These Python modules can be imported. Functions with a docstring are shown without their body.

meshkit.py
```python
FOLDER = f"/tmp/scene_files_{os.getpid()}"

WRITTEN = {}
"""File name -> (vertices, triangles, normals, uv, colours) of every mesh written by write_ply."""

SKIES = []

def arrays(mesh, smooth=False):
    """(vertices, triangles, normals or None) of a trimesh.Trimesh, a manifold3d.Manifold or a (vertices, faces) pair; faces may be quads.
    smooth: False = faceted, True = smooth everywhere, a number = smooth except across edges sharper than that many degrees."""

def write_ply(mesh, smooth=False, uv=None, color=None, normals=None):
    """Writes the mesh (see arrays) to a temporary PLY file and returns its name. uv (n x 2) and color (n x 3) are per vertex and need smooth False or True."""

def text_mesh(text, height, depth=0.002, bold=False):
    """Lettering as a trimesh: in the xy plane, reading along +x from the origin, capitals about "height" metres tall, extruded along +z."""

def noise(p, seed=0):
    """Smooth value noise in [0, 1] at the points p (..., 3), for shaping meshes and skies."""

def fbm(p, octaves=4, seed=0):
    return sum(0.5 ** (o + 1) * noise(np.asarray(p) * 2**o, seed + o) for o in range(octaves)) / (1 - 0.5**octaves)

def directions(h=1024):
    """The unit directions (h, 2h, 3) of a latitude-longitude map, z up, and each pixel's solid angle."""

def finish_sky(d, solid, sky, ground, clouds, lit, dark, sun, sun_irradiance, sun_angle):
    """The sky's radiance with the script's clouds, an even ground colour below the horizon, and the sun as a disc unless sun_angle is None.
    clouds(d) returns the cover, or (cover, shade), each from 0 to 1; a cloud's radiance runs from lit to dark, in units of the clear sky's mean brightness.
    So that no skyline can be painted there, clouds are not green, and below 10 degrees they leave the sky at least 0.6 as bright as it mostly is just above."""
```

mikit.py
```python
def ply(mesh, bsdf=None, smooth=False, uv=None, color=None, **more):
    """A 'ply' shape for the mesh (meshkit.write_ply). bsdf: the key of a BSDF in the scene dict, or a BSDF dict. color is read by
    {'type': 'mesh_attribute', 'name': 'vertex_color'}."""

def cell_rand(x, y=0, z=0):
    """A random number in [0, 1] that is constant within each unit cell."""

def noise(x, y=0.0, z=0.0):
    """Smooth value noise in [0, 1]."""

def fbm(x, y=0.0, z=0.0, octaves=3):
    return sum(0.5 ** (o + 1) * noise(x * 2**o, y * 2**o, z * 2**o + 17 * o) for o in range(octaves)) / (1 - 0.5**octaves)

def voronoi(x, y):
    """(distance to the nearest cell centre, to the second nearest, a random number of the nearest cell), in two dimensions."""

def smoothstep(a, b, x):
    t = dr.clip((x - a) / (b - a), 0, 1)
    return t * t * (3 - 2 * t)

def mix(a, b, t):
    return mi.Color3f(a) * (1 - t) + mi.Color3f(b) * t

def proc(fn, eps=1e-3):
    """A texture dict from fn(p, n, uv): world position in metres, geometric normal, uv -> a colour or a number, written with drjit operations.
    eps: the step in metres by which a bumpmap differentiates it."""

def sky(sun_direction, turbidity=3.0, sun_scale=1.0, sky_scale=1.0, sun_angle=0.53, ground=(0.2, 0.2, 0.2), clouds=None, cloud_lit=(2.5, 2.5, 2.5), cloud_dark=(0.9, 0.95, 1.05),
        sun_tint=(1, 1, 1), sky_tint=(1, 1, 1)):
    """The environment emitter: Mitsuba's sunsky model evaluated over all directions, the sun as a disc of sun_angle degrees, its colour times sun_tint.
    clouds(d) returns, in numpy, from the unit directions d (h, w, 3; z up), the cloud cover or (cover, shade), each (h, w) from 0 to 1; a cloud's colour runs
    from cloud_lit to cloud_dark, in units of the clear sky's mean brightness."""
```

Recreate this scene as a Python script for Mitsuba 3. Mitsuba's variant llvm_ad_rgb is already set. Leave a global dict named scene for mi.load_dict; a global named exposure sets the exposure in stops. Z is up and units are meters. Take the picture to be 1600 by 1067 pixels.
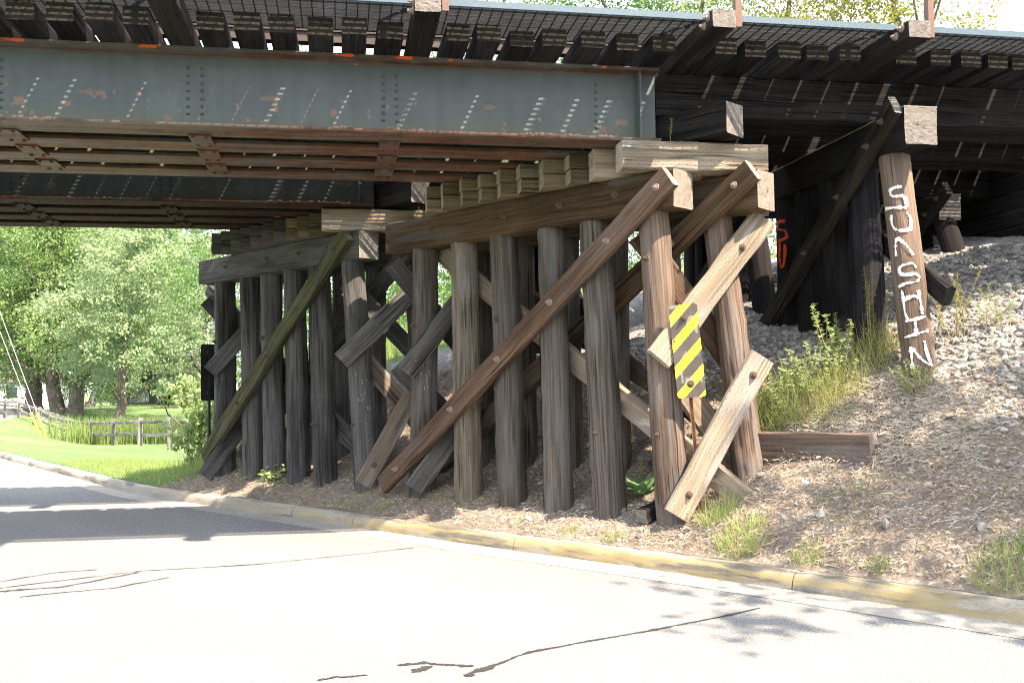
import math, random
import numpy as np, trimesh, mitsuba as mi, drjit as dr, mikit, meshkit
from mikit import proc, noise, fbm, smoothstep, mix, cell_rand, voronoi

# ------------------------------------------------------------------ camera, sky, exposure
scene, labels = {}, {}
T4 = mi.ScalarTransform4f
PITCH, ROLL = math.atan(70.5 / 1520), 0.0125
_f = np.array([0, math.cos(PITCH), math.sin(PITCH)])
_u0 = np.cross([1.0, 0, 0], _f)
_up = math.sin(ROLL) * np.array([1.0, 0, 0]) + math.cos(ROLL) * _u0
EYE = np.array([0, 0, 1.6])
scene['camera'] = {'type': 'perspective', 'fov': 2 * math.degrees(math.atan(800 / 1520)), 'fov_axis': 'x', 'near_clip': 0.05, 'far_clip': 3000.0,
                   'to_world': T4().look_at(origin=EYE.tolist(), target=(EYE + _f).tolist(), up=_up.tolist())}
SUN = (0.581, -0.558, 1.0)
def hazy_cloud(d): return np.clip(0.72 + 0.7 * (meshkit.fbm(d * [2.2, 2.2, 4.5] + 3.0, 4) - 0.5), 0, 0.95)
scene['sky'] = mikit.sky(SUN, turbidity=4, clouds=hazy_cloud, cloud_lit=(2.45, 2.5, 2.6))
exposure = 3.6

# ------------------------------------------------------------------ frames
# bridge frame: s along the tracks (to the right), t across (away from the camera); pier frame: e along the pier caps (away), n across (right)
BE = math.radians(10.0)
B = np.array([math.cos(BE), math.sin(BE), 0]); TT = np.array([-B[1], B[0], 0])
O = np.array([1.238, 9.852, 0.0])
A46 = math.radians(46)
EE = np.array([-math.sin(A46), math.cos(A46), 0]); NN = np.array([EE[1], -EE[0], 0])
C0 = np.array([1.573, 9.735, 0.0])
Z = np.array([0, 0, 1.0])
def W(s, t, z=0.0): return O + s * B + t * TT + z * Z
def P(e, n, z=0.0): return C0 + e * EE + n * NN + z * Z
def to_en(x, y):
    dx, dy = np.asarray(x) - C0[0], np.asarray(y) - C0[1]
    return dx * EE[0] + dy * EE[1], dx * NN[0] + dy * NN[1]
def to_st(x, y):
    dx, dy = np.asarray(x) - O[0], np.asarray(y) - O[1]
    return dx * B[0] + dy * B[1], dx * TT[0] + dy * TT[1]

# ------------------------------------------------------------------ terrain
def sstep(a, b, x):
    t = np.clip((np.asarray(x, float) - a) / (b - a), 0, 1); return t * t * (3 - 2 * t)
KE = [-40, -12, -3.34, -1.58, 0.1, 1.69, 3.81, 5.42, 6.87, 9.09, 11.34, 14.06, 18.3, 23.3, 30, 45, 70, 120]
KN = [-1.2, -0.6, -0.45, -0.43, -0.44, -0.51, -0.53, -0.50, -0.52, -0.56, -0.37, 0.05, 0.66, 1.45, 2.9, 8, 19, 52]
from scipy.interpolate import PchipInterpolator
kerb_n = PchipInterpolator(KE, KN)                 # where the back edge of the kerb runs, in the pier frame
KW = 0.2                                           # kerb width
def road_z(e): return -0.12 + 0 * np.asarray(e)
EMB_N = [-1.2, -0.5, -0.28, 0.05, 0.5, 0.87, 1.2, 2.06, 2.6, 3.05, 3.95, 7.2, 9.5, 200]
EMB_Z = [0.01, 0.01, 0.075, 0.18, 0.36, 0.61, 0.86, 1.60, 1.95, 2.15, 2.45, 3.6, 4.25, 4.3]
EMB_ZR = [0.01, 0.01, 0.10, 0.37, 0.60, 0.75, 1.12, 1.66, 1.97, 2.2, 2.5, 3.6, 4.25, 4.3]
LY = [-50, 12, 16, 20, 25, 33, 39, 45, 55, 62, 70, 80, 95, 150, 600]
LZ = [0.02, 0.02, -0.05, -0.17, -0.32, -0.5, -0.6, -0.85, -1.2, -1.3, -0.9, -0.3, 0.3, 1.4, 2.0]
def terrain(x, y):
    x, y = np.asarray(x, float), np.asarray(y, float)
    e, n = to_en(x, y); s, t = to_st(x, y)
    k = kerb_n(np.clip(e, -40, 120)); nk = n - k
    wr = sstep(-0.1, -0.8, e)
    emb = (1 - wr) * np.interp(n, EMB_N, EMB_Z) + wr * np.interp(n, EMB_N, EMB_ZR)
    lawn = np.interp(y, LY, LZ)
    top = road_z(e) + 0.13
    lawn = top + (lawn - top) * sstep(0.0, 5.0, nk)
    side = 4.3 - 0.55 * np.maximum(0, t - 7.2)              # far shoulder of the railway bank
    side = np.minimum(side, 4.3 - 0.45 * np.maximum(0, -2.2 - t))
    base = np.maximum(lawn, 0.3)
    emb = np.where(emb > base, np.maximum(np.minimum(emb, side), np.minimum(emb, base)), emb)
    w = sstep(12.5, 9.4, e)
    z = w * emb + (1 - w) * lawn
    return np.maximum(z, np.where(nk < 0.25, top - 0.02, -9))
# ------------------------------------------------------------------ END TERRAIN

# ------------------------------------------------------------------ materials
def const(r, g, b): return {'type': 'rgb', 'value': [r, g, b]}
def matte(name, col, rough=0.9, bump=None, scale=0.004, spec=0.3, metal=0.0):
    m = {'type': 'principled', 'base_color': col if isinstance(col, dict) else const(*col), 'roughness': rough, 'specular': spec, 'metallic': metal}
    if bump is not None: m = {'type': 'bumpmap', 'arbitrary': bump, 'scale': scale, 'bsdf': m}
    scene[name] = {'type': 'twosided', 'bsdf': m}

# wood: uv = (64 * palette + length along the grain [+ 50 on sawn ends], 8 * variant + distance across)
WOOD = [  # (dark, light)
    ((.052, .045, .039), (.185, .160, .137)),   # 0 pile, grey brown
    ((.130, .105, .080), (.330, .280, .220)),   # 1 pile, pale and worn
    ((.050, .033, .020), (.160, .105, .062)),   # 2 cap, brown
    ((.046, .029, .021), (.168, .110, .078)),   # 3 brace, red brown
    ((.036, .037, .020), (.115, .118, .062)),   # 4 mossy brace
    ((.195, .155, .115), (.385, .325, .260)),   # 5 new pale plank
    ((.008, .007, .008), (.032, .029, .030)),   # 6 black creosote
    ((.085, .065, .038), (.230, .190, .125)),   # 7 bearing timber
    ((.070, .052, .042), (.225, .165, .130)),   # 8 red brown pile
    ((.034, .033, .033), (.155, .150, .145)),   # 9 old dark grey
    ((.15, .14, .13), (.36, .34, .31)),   # 10 fence grey
    ((.008, .008, .011), (.038, .036, .042)),   # 11 tie, blue black
    ((.180, .140, .105), (.380, .310, .240)),   # 12 weathered plank
    ((.009, .008, .009), (.034, .031, .032)),   # 13 black timber with pale sawn ends
    ((.020, .016, .013), (.078, .062, .050)),   # 14 dark brown brace
]
def _pick(pal, k):
    c = mi.Color3f(*WOOD[0][k])
    for i in range(1, len(WOOD)): c = dr.select(pal == i, mi.Color3f(*WOOD[i][k]), c)
    return c
def _wood_parts(uv):
    pal = dr.floor(uv.x / 64); L = uv.x - 64 * pal
    var = dr.floor(uv.y / 8); a = uv.y - 8 * var
    end = L > 40
    return pal, L, var, a, end
def _grain(L, var, a):
    wob = 0.02 * noise(L * 1.1, var * 3.1, 2.0) + 0.006 * noise(L * 5, var, 4.0)
    g = fbm(L * 1.9, (a + wob) * 85, var * 7.3, 3)
    f = noise(L * 9, (a + wob) * 300, var + 3.0)
    check = smoothstep(0.74, 0.86, noise(L * 1.6 + 40, (a + wob) * 62, var * 1.7 + 9)) * smoothstep(0.3, 0.55, noise(L * 0.9, a * 6, var + 21))
    return g, f, check
def wood_col(p, n, uv):
    pal, L, var, a, end = _wood_parts(uv)
    g, f, check = _grain(L, var, a)
    d, l = _pick(pal, 0), _pick(pal, 1)
    t = dr.clip(0.15 + 0.85 * smoothstep(0.25, 0.75, g) * (0.65 + 0.35 * f) + 0.35 * (fbm(L * 0.7, a * 3, var + 50, 3) - 0.5), 0, 1)
    tone = 0.66 + 0.42 * cell_rand(var, 3, pal)
    col = (d * (1 - t) + l * t) * tone
    stain = smoothstep(0.52, 0.72, fbm(L * 0.8 + 7, a * 2.2, var * 2 + 11, 3))
    col = col * (1 - 0.35 * stain)
    silver = smoothstep(0.55, 0.75, fbm(L * 1.5 + 31, a * 9, var + 5, 2)) * 0.35
    lum = mi.luminance(l)
    col = col * (1 - silver) + mi.Color3f(lum * 0.95, lum * 0.95, lum * 0.97) * silver
    col = col * (1 - 0.62 * check)
    iu, iv = L / 0.085 + 0.5 * dr.floor(a / 0.024), a / 0.024
    inc = smoothstep(0.16, 0.08, dr.abs(iu - dr.floor(iu) - 0.5 + 0.1 * f)) * smoothstep(0.16, 0.06, dr.abs(iv - dr.floor(iv) - 0.5)) 
    col = col * (1 - 0.55 * inc * smoothstep(0.25, 0.5, noise(L * 5, a * 20, var)) * dr.select((pal == 5) | (pal == 7), 1.0, 0.0))
    r = dr.sqrt(dr.square(L - 50.0) + dr.square(a - 4.0)) + 0.012 * noise((L - 50) * 12, (a - 4) * 12, var)
    ring = 0.5 + 0.5 * dr.sin(r * 420)
    ec = (mi.Color3f(.36, .33, .31) * 0.55 + l * 0.45) * (0.62 + 0.25 * ring + 0.35 * noise(L * 30, a * 30, var)) * dr.select((pal == 6) | (pal == 11), 0.15, 0.85)
    spn = noise(dr.atan2(a - 4.0, L - 50.0) * 2.4 + 20, var, r * 4)
    split = smoothstep(0.022, 0.006, dr.abs(spn - 0.5)) * smoothstep(0.0, 0.03, r) * smoothstep(0.17, 0.08, r)
    ec = ec * (1 - 0.6 * split)
    return dr.select(end, ec, col)
def wood_h(p, n, uv):
    pal, L, var, a, end = _wood_parts(uv)
    g, f, check = _grain(L, var, a)
    return dr.select(end, noise(L * 60, a * 60, var), g * 0.8 + 0.35 * f - 1.3 * check)
matte('wood', proc(wood_col), 0.9, proc(wood_h), 0.007, 0.1)

def st(p): return (p.x - float(O[0])) * float(B[0]) + (p.y - float(O[1])) * float(B[1]), (p.x - float(O[0])) * float(TT[0]) + (p.y - float(O[1])) * float(TT[1])
def girder_col(p, n, uv):
    s, t = st(p)
    blot = fbm(s * 2.2, t * 2, p.z * 3, 4)
    blot2 = fbm(s * 9, t * 9, p.z * 7, 3)
    streak = noise(s * 14, t * 3, p.z * 1.2)
    paint = mix((.066, .081, .092), (.100, .118, .128), blot) * (0.85 + 0.3 * streak)
    low = 1 - smoothstep(4.13, 4.38, p.z + 0.10 * (fbm(s * 1.3, t, 3.0, 3) - 0.5))
    paint = mix(paint, mi.Color3f(.115, .118, .072), low * 0.6)
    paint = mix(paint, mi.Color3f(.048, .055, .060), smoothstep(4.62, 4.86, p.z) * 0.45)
    rust = mix((.046, .023, .016), (.148, .074, .046), blot2)
    rust = mix(rust, mi.Color3f(.095, .092, .090), smoothstep(0.50, 0.60, fbm(s * 1.3 + t * 5, t * 11, 8.0, 4)) * 0.7)
    rust = rust * (0.7 + 0.6 * noise(s * 3 + t * 2, t * 30, 1.0))
    flange = dr.abs(n.z) > 0.6
    edge = (p.z < 4.14) & ~flange
    chip = smoothstep(0.70, 0.72, fbm(s * 11 + 3, t * 5, p.z * 9, 3)) * (1 - smoothstep(4.35, 4.6, p.z))
    lip = smoothstep(4.18, 4.13, p.z) * smoothstep(0.5, 0.56, fbm(s * 6, t, p.z * 3, 3))
    rust = dr.select(edge, rust * mi.Color3f(.75, .62, .5), rust)
    web = mix(paint, mi.Color3f(.20, .13, .10), dr.maximum(chip, lip))
    top = (p.z > 4.81) & ~flange
    flake = smoothstep(0.70, 0.73, fbm(s * 6 + 20, t * 3, p.z * 14, 3))
    topc = mix(mix(paint, rust, 0.5), mi.Color3f(.62, .10, .02), flake)
    return dr.select(flange | edge, rust, dr.select(top, topc, web))
def girder_h(p, n, uv):
    s, t = st(p)
    return fbm(s * 8, t * 8, p.z * 8, 3)
matte('girder_steel', proc(girder_col), 0.55, proc(girder_h), 0.004, 0.4)
def shaded_girder_col(p, n, uv): return girder_col(p, n, uv) * mi.Color3f(.38, .36, .36)  # same steel for the farther bridge, with the shade there multiplied into its colour
matte('shaded_girder', proc(shaded_girder_col), 0.7, None, 0, 0.15)
def rust_col(p, n, uv): return mix((.12, .055, .03), (.36, .19, .11), fbm(p.x * 14, p.y * 14, p.z * 9, 3))
matte('rusty_steel', proc(rust_col), 0.7)
matte('post_rust', (.155, .092, .075), 0.7)
matte('rail_steel', (.06, .045, .038), 0.6)
def galv_col(p, n, uv): return mix((.012, .014, .018), (.034, .039, .047), fbm(p.x * 6, p.y * 6, p.z * 6, 2))
matte('grating_steel', proc(galv_col), 0.85, None, 0, 0.12)
matte('toe_steel', (.085, .125, .165), 0.4, None, 0, 0.4)
matte('dark_rod', (.012, .012, .014), 0.6)
matte('bolt_steel', (.085, .058, .046), 0.6, None, 0, 0.4)
matte('bright_bolt', (.24, .18, .155), 0.5, None, 0, 0.4)

def asph_col(p, n, uv):
    e = (p.x - float(C0[0])) * float(EE[0]) + (p.y - float(C0[1])) * float(EE[1])
    q = (p.x - float(C0[0])) * float(NN[0]) + (p.y - float(C0[1])) * float(NN[1])
    d1, d2, r1 = voronoi(p.x * 70, p.y * 70)
    big = fbm(p.x * 0.8, p.y * 0.8, 1.0, 4)
    track = fbm(e * 0.12, q * 1.6, 4.0, 3)
    c = mix((.180, .181, .187), (.252, .252, .252), big * 0.6 + track * 0.4)
    c = c * (0.62 + 0.75 * r1 * smoothstep(0.55, 0.2, d1))
    return c
def asph_h(p, n, uv):
    d1, d2, r1 = voronoi(p.x * 70, p.y * 70)
    return smoothstep(0.6, 0.1, d1) * (0.4 + 0.6 * r1)
matte('asphalt', proc(asph_col), 0.9, proc(asph_h), 0.003, 0.3)
matte('tar', (.035, .033, .034), 0.7)
def gut_col(p, n, uv):
    return mix((.20, .19, .175), (.30, .285, .26), fbm(p.x * 3, p.y * 3, 2.0, 4)) * (0.8 + 0.4 * noise(p.x * 90, p.y * 90, 0.0))
matte('gutter_concrete', proc(gut_col), 0.9, proc(asph_h), 0.0015)
def kerb_col(p, n, uv):   # uv.x along, uv.y across the profile (0 foot of the face .. 0.38 back)
    con = mix((.20, .185, .155), (.36, .33, .28), fbm(uv.x * 2, uv.y * 14, p.z * 4, 4)) * (0.8 + 0.4 * noise(p.x * 80, p.y * 80, p.z * 80))
    grime = smoothstep(0.5, 0.7, fbm(uv.x * 1.2 + 9, uv.y * 9, 5.0, 3))
    con = con * (1 - 0.5 * grime)
    yel = mix((.25, .20, .10), (.36, .29, .155), noise(uv.x * 6, uv.y * 20, 2.0))
    m = smoothstep(0.50, 0.66, fbm(uv.x * 2.6, uv.y * 24, 1.0, 4) + 0.15 * smoothstep(0.03, 0.09, uv.y) - 0.36 * smoothstep(0.16, 0.235, uv.y))
    m = m * smoothstep(28.5, 24, uv.x)
    return mix(con, yel, m * 0.8)
def kerb_h(p, n, uv): return fbm(p.x * 22, p.y * 22, p.z * 22, 3)
matte('kerb_concrete', proc(kerb_col), 0.9, proc(kerb_h), 0.006)
def dirt_col(p, n, uv):
    s, t = st(p)
    d = mix((.118, .096, .080), (.245, .205, .172), fbm(p.x * 3, p.y * 3, p.z * 3, 4))
    d = d * (0.65 + 0.7 * noise(p.x * 55, p.y * 55, p.z * 55))
    fleck = smoothstep(0.72, 0.82, noise(p.x * 38, p.y * 38, p.z * 20 + 9))
    d = mix(d, mi.Color3f(.42, .36, .30), fleck * 0.7)
    grav = mix((.10, .10, .105), (.30, .29, .29), noise(p.x * 30, p.y * 30, p.z * 30))
    d = mix(d, grav, smoothstep(1.75, 2.3, p.z + 0.5 * (fbm(p.x, p.y, 3.0, 3) - 0.5)))
    g = mix((.055, .095, .025), (.12, .17, .05), fbm(p.x * 2, p.y * 2, 7.0, 4))
    e = (p.x - float(C0[0])) * float(EE[0]) + (p.y - float(C0[1])) * float(EE[1])
    return mix(d, g, dr.maximum(smoothstep(7.0, 8.2, t + 1.2 * (fbm(p.x * 1.2, p.y * 1.2, 5.0, 3) - 0.5)), 0))
def dirt_h(p, n, uv): return fbm(p.x * 18, p.y * 18, p.z * 18, 4)
matte('dirt', proc(dirt_col), 0.95, proc(dirt_h), 0.03, 0.15)
def lawn_col(p, n, uv):
    f = fbm(p.x * 0.5, p.y * 0.5, 1.0, 4); g = noise(p.x * 24, p.y * 24, 2.0)
    c = mix((.050, .095, .035), (.105, .150, .068), 0.6 * f + 0.4 * g)
    return mix(c, mi.Color3f(.17, .17, .09), smoothstep(0.55, 0.75, fbm(p.x * 0.35 + 8, p.y * 0.35, 4.0, 3)) * 0.6)
matte('lawn_soil', proc(lawn_col), 0.95, proc(dirt_h), 0.02, 0.1)
def gcol(a, b, k):
    def f(p, n, uv): return mix(a, b, fbm(p.x * 9 + k, p.y * 9, p.z * 9, 2))
    return f
matte('stone_pale', proc(gcol((.22, .21, .195), (.42, .405, .38), 1.0)), 0.9)
matte('stone_dark', proc(gcol((.10, .096, .093), (.25, .24, .23), 2.0)), 0.9)
matte('stone_brown', proc(gcol((.20, .13, .09), (.42, .31, .22), 3.0)), 0.9)
matte('straw', proc(gcol((.17, .128, .094), (.37, .305, .24), 4.0)), 0.95, None, 0, 0.1)
matte('straw_pale', proc(gcol((.30, .26, .215), (.53, .475, .40), 5.0)), 0.95, None, 0, 0.1)

def leafmat(name, a, b, freq=0.6, trans=0.9):
    def f(p, n, uv): return mix(a, b, 0.55 * fbm(p.x * freq, p.y * freq, p.z * freq, 2) + 0.45 * noise(p.x * 9, p.y * 9, p.z * 9))
    scene[name] = {'type': 'principledthin', 'base_color': proc(f), 'roughness': 0.55, 'diff_trans': trans, 'spec_trans': 0.0, 'eta': 1.35}
leafmat('leaf_maple', (.19, .30, .105), (.36, .48, .21))
leafmat('leaf_deep', (.07, .155, .04), (.17, .29, .085))
leafmat('leaf_yellow', (.20, .23, .055), (.42, .40, .12))
leafmat('leaf_willow', (.23, .32, .17), (.40, .50, .29))
leafmat('leaf_weed', (.26, .38, .14), (.46, .55, .27), 3)
leafmat('leaf_mullein', (.15, .27, .12), (.27, .40, .21), 3)
leafmat('grass_green', (.21, .31, .09), (.41, .48, .19), 2)
leafmat('grass_dry', (.30, .27, .13), (.52, .45, .25), 2)
leafmat('reed_green', (.16, .24, .07), (.34, .42, .16), 1)
def bark_col(p, n, uv): return mix((.055, .045, .036), (.20, .175, .145), fbm(p.x * 9, p.y * 9, p.z * 2.2, 3))
def bark_h(p, n, uv): return fbm(p.x * 9, p.y * 9, p.z * 2.2, 3)
matte('bark', proc(bark_col), 0.95, proc(bark_h), 0.03)
def siding_col(p, n, uv): return mix((.68, .70, .72), (.80, .81, .82), noise(p.x * 0.4, p.y * 0.4, p.z * 2))
matte('white_siding', proc(siding_col), 0.7)
matte('roof_shingle', (.12, .11, .11), 0.9)
matte('roof_brown', (.30, .20, .14), 0.9)
matte('window_glass', (.03, .04, .05), 0.1, None, 0, 0.6)
matte('white_trim', (.78, .78, .77), 0.6)
matte('guard_orange', (.70, .34, .06), 0.5)
matte('wire_steel', (.45, .43, .42), 0.45, None, 0, 0.5)
matte('black_paint', (.018, .018, .02), 0.6)
def sign_col(p, n, uv):   # uv in metres from the sign's lower left corner
    d = uv.x * 0.70 - uv.y * 0.714 + 3.0
    k = d / 0.185
    k = k - dr.floor(k)
    yel = mix((.80, .62, .02), (.86, .70, .05), noise(uv.x * 9, uv.y * 9, 0.0))
    blk = mix((.045, .038, .034), (.095, .08, .072), fbm(uv.x * 7, uv.y * 7, 3.0, 3))
    m = smoothstep(0.45, 0.47, k)
    c = mix(yel, blk, m)
    scr = smoothstep(0.70, 0.74, fbm(uv.x * 16, uv.y * 12, 9.0, 3)) * m
    sp = smoothstep(0.07, 0.02, dr.sqrt(dr.square(uv.x - 0.12) + dr.square(uv.y - 0.17)) + 0.03 * noise(uv.x * 40, uv.y * 40, 1.0))
    c = mix(c, mi.Color3f(.30, .29, .28), dr.maximum(scr * 0.5, sp * 0.75))
    return c
matte('sign_face', proc(sign_col), 0.45, None, 0, 0.4)
matte('sign_back', (.30, .30, .31), 0.5, None, 0, 0.4)
matte('paint_white', (.74, .74, .72), 0.7)
matte('paint_red', (.55, .06, .025), 0.7)

# ------------------------------------------------------------------ helpers
_count = {}
def numbered(key):
    k = _count.get(key, 0); _count[key] = k + 1
    return key if k == 0 else f'{key}_{k:03d}'
def thing(name, label, cat, group=None):
    key = numbered(name)
    labels[key] = {'label': label, 'category': cat}
    if group: labels[key]['group'] = group
    return key
def structure(name, shape, label=None):
    key = numbered(name); scene[key] = shape
    labels[key] = {'kind': 'structure'}
    if label: labels[key]['label'] = label
    return key
def part(parent, name, shape, label=None, stuff=False):
    key = numbered(parent + '__' + name)
    if shape is not None: scene[key] = shape
    if label or stuff:
        labels[key] = {}
        if label: labels[key]['label'] = label
        if stuff: labels[key]['kind'] = 'stuff'
    return key
def unit(v): v = np.asarray(v, float); return v / np.linalg.norm(v)
_var = [0]
class MB:
    """collects vertices, faces, uvs"""
    def __init__(self): self.v, self.f, self.uv, self.k = [], [], [], 0
    def add(self, v, f, uv=None):
        v = np.asarray(v, float); f = np.asarray(f, int)
        if f.shape[1] == 4: f = np.vstack([f[:, [0, 1, 2]], f[:, [0, 2, 3]]])
        self.v.append(v); self.f.append(f + self.k); self.k += len(v)
        self.uv.append(np.zeros((len(v), 2)) if uv is None else np.asarray(uv, float))
        return self
    def mesh(self): return np.vstack(self.v), np.vstack(self.f)
    def ply(self, mat, smooth=False, uv=True):
        v, f = self.mesh()
        return mikit.ply(trimesh.Trimesh(v, f, process=False), mat, smooth, uv=np.vstack(self.uv) if uv else None)
def box_vf(p, ax, ay, az, hx, hy, hz):
    c = np.array([[x, y, z] for x in (-1, 1) for y in (-1, 1) for z in (-1, 1)], float)
    v = p + c[:, :1] * hx * ax + c[:, 1:2] * hy * ay + c[:, 2:] * hz * az
    f = np.array([[0, 1, 3], [0, 3, 2], [4, 6, 7], [4, 7, 5], [0, 4, 5], [0, 5, 1], [2, 3, 7], [2, 7, 6], [0, 2, 6], [0, 6, 4], [1, 5, 7], [1, 7, 3]])
    return v, f
def bar(p0, p1, w, h, up=Z):
    """a plain bar between two points: width w across, height h along up"""
    p0, p1 = np.asarray(p0, float), np.asarray(p1, float)
    d = unit(p1 - p0); sd = unit(np.cross(d, up)); u = np.cross(sd, d)
    return box_vf((p0 + p1) / 2, d, sd, u, np.linalg.norm(p1 - p0) / 2, w / 2, h / 2)
def sweep_timber(mb, p0, p1, w, h, up, pal, rng, seg=None, rough=0.004, chamf=0.012, var=None, bow=0.0):
    p0, p1 = np.asarray(p0, float), np.asarray(p1, float)
    Ln = np.linalg.norm(p1 - p0); d = (p1 - p0) / Ln
    sd = unit(np.cross(d, up)); u = np.cross(sd, d)
    if seg is None: seg = int(np.clip(Ln / 0.25, 3, 24))
    if var is None: var = _var[0] % 120; _var[0] += 1
    a, b, c = w / 2, h / 2, chamf
    pts = [(-a + c, -b), (0, -b), (a - c, -b), (a, -b + c), (a, 0), (a, b - c), (a - c, b), (0, b), (-a + c, b), (-a, b - c), (-a, 0), (-a, -b + c)]
    pts = np.array(pts + pts[:1]); m = len(pts)
    per = np.concatenate([[0], np.cumsum(np.linalg.norm(np.diff(pts, axis=0), axis=1))])
    ts = np.linspace(0, 1, seg + 1)
    off = rng.normal(0, rough, (seg + 1, m - 1, 2)); off = np.concatenate([off, off[:, :1]], 1)
    mid = np.sin(ts * math.pi) * bow
    V = []; UV = []
    L0 = rng.uniform(0, 12)
    for i, t in enumerate(ts):
        q = pts + off[i]
        V.append(p0 + d * (t * Ln) + q[:, :1] * sd + (q[:, 1:] + mid[i]) * u)
        UV.append(np.stack([np.full(m, 64 * pal + L0 + t * Ln), 8 * var + 0.5 + per], 1))
    V = np.vstack(V); UV = np.vstack(UV)
    i, j = np.meshgrid(np.arange(seg), np.arange(m - 1), indexing='ij')
    q = np.stack([i * m + j, i * m + j + 1, (i + 1) * m + j + 1, (i + 1) * m + j], -1).reshape(-1, 4)
    mb.add(V, q, UV)
    for k, sgn in ((0, -1), (seg, 1)):
        ring = V[k * m:k * m + m - 1]; cen = ring.mean(0)
        v = np.vstack([ring, cen]); n_ = m - 1
        cx, cy = rng.uniform(-.06, .06, 2)
        loc = np.stack([(v - cen) @ sd, (v - cen) @ u], 1)
        uv = np.stack([64 * pal + 50 + loc[:, 0] + cx, 8 * var + 4 + loc[:, 1] + cy], 1)
        idx = np.arange(n_); nx = (idx + 1) % n_
        f = np.stack([idx, np.full(n_, n_), nx] if sgn < 0 else [idx, nx, np.full(n_, n_)], 1)
        if sgn < 0: f = f[:, [0, 2, 1]][:, [0, 2, 1]]
        mb.add(v, f, uv)
    return mb
def timber(p0, p1, w, h, pal, seed, up=Z, **kw):
    return sweep_timber(MB(), p0, p1, w, h, up, pal, np.random.default_rng(seed), **kw).ply('wood')
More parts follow.
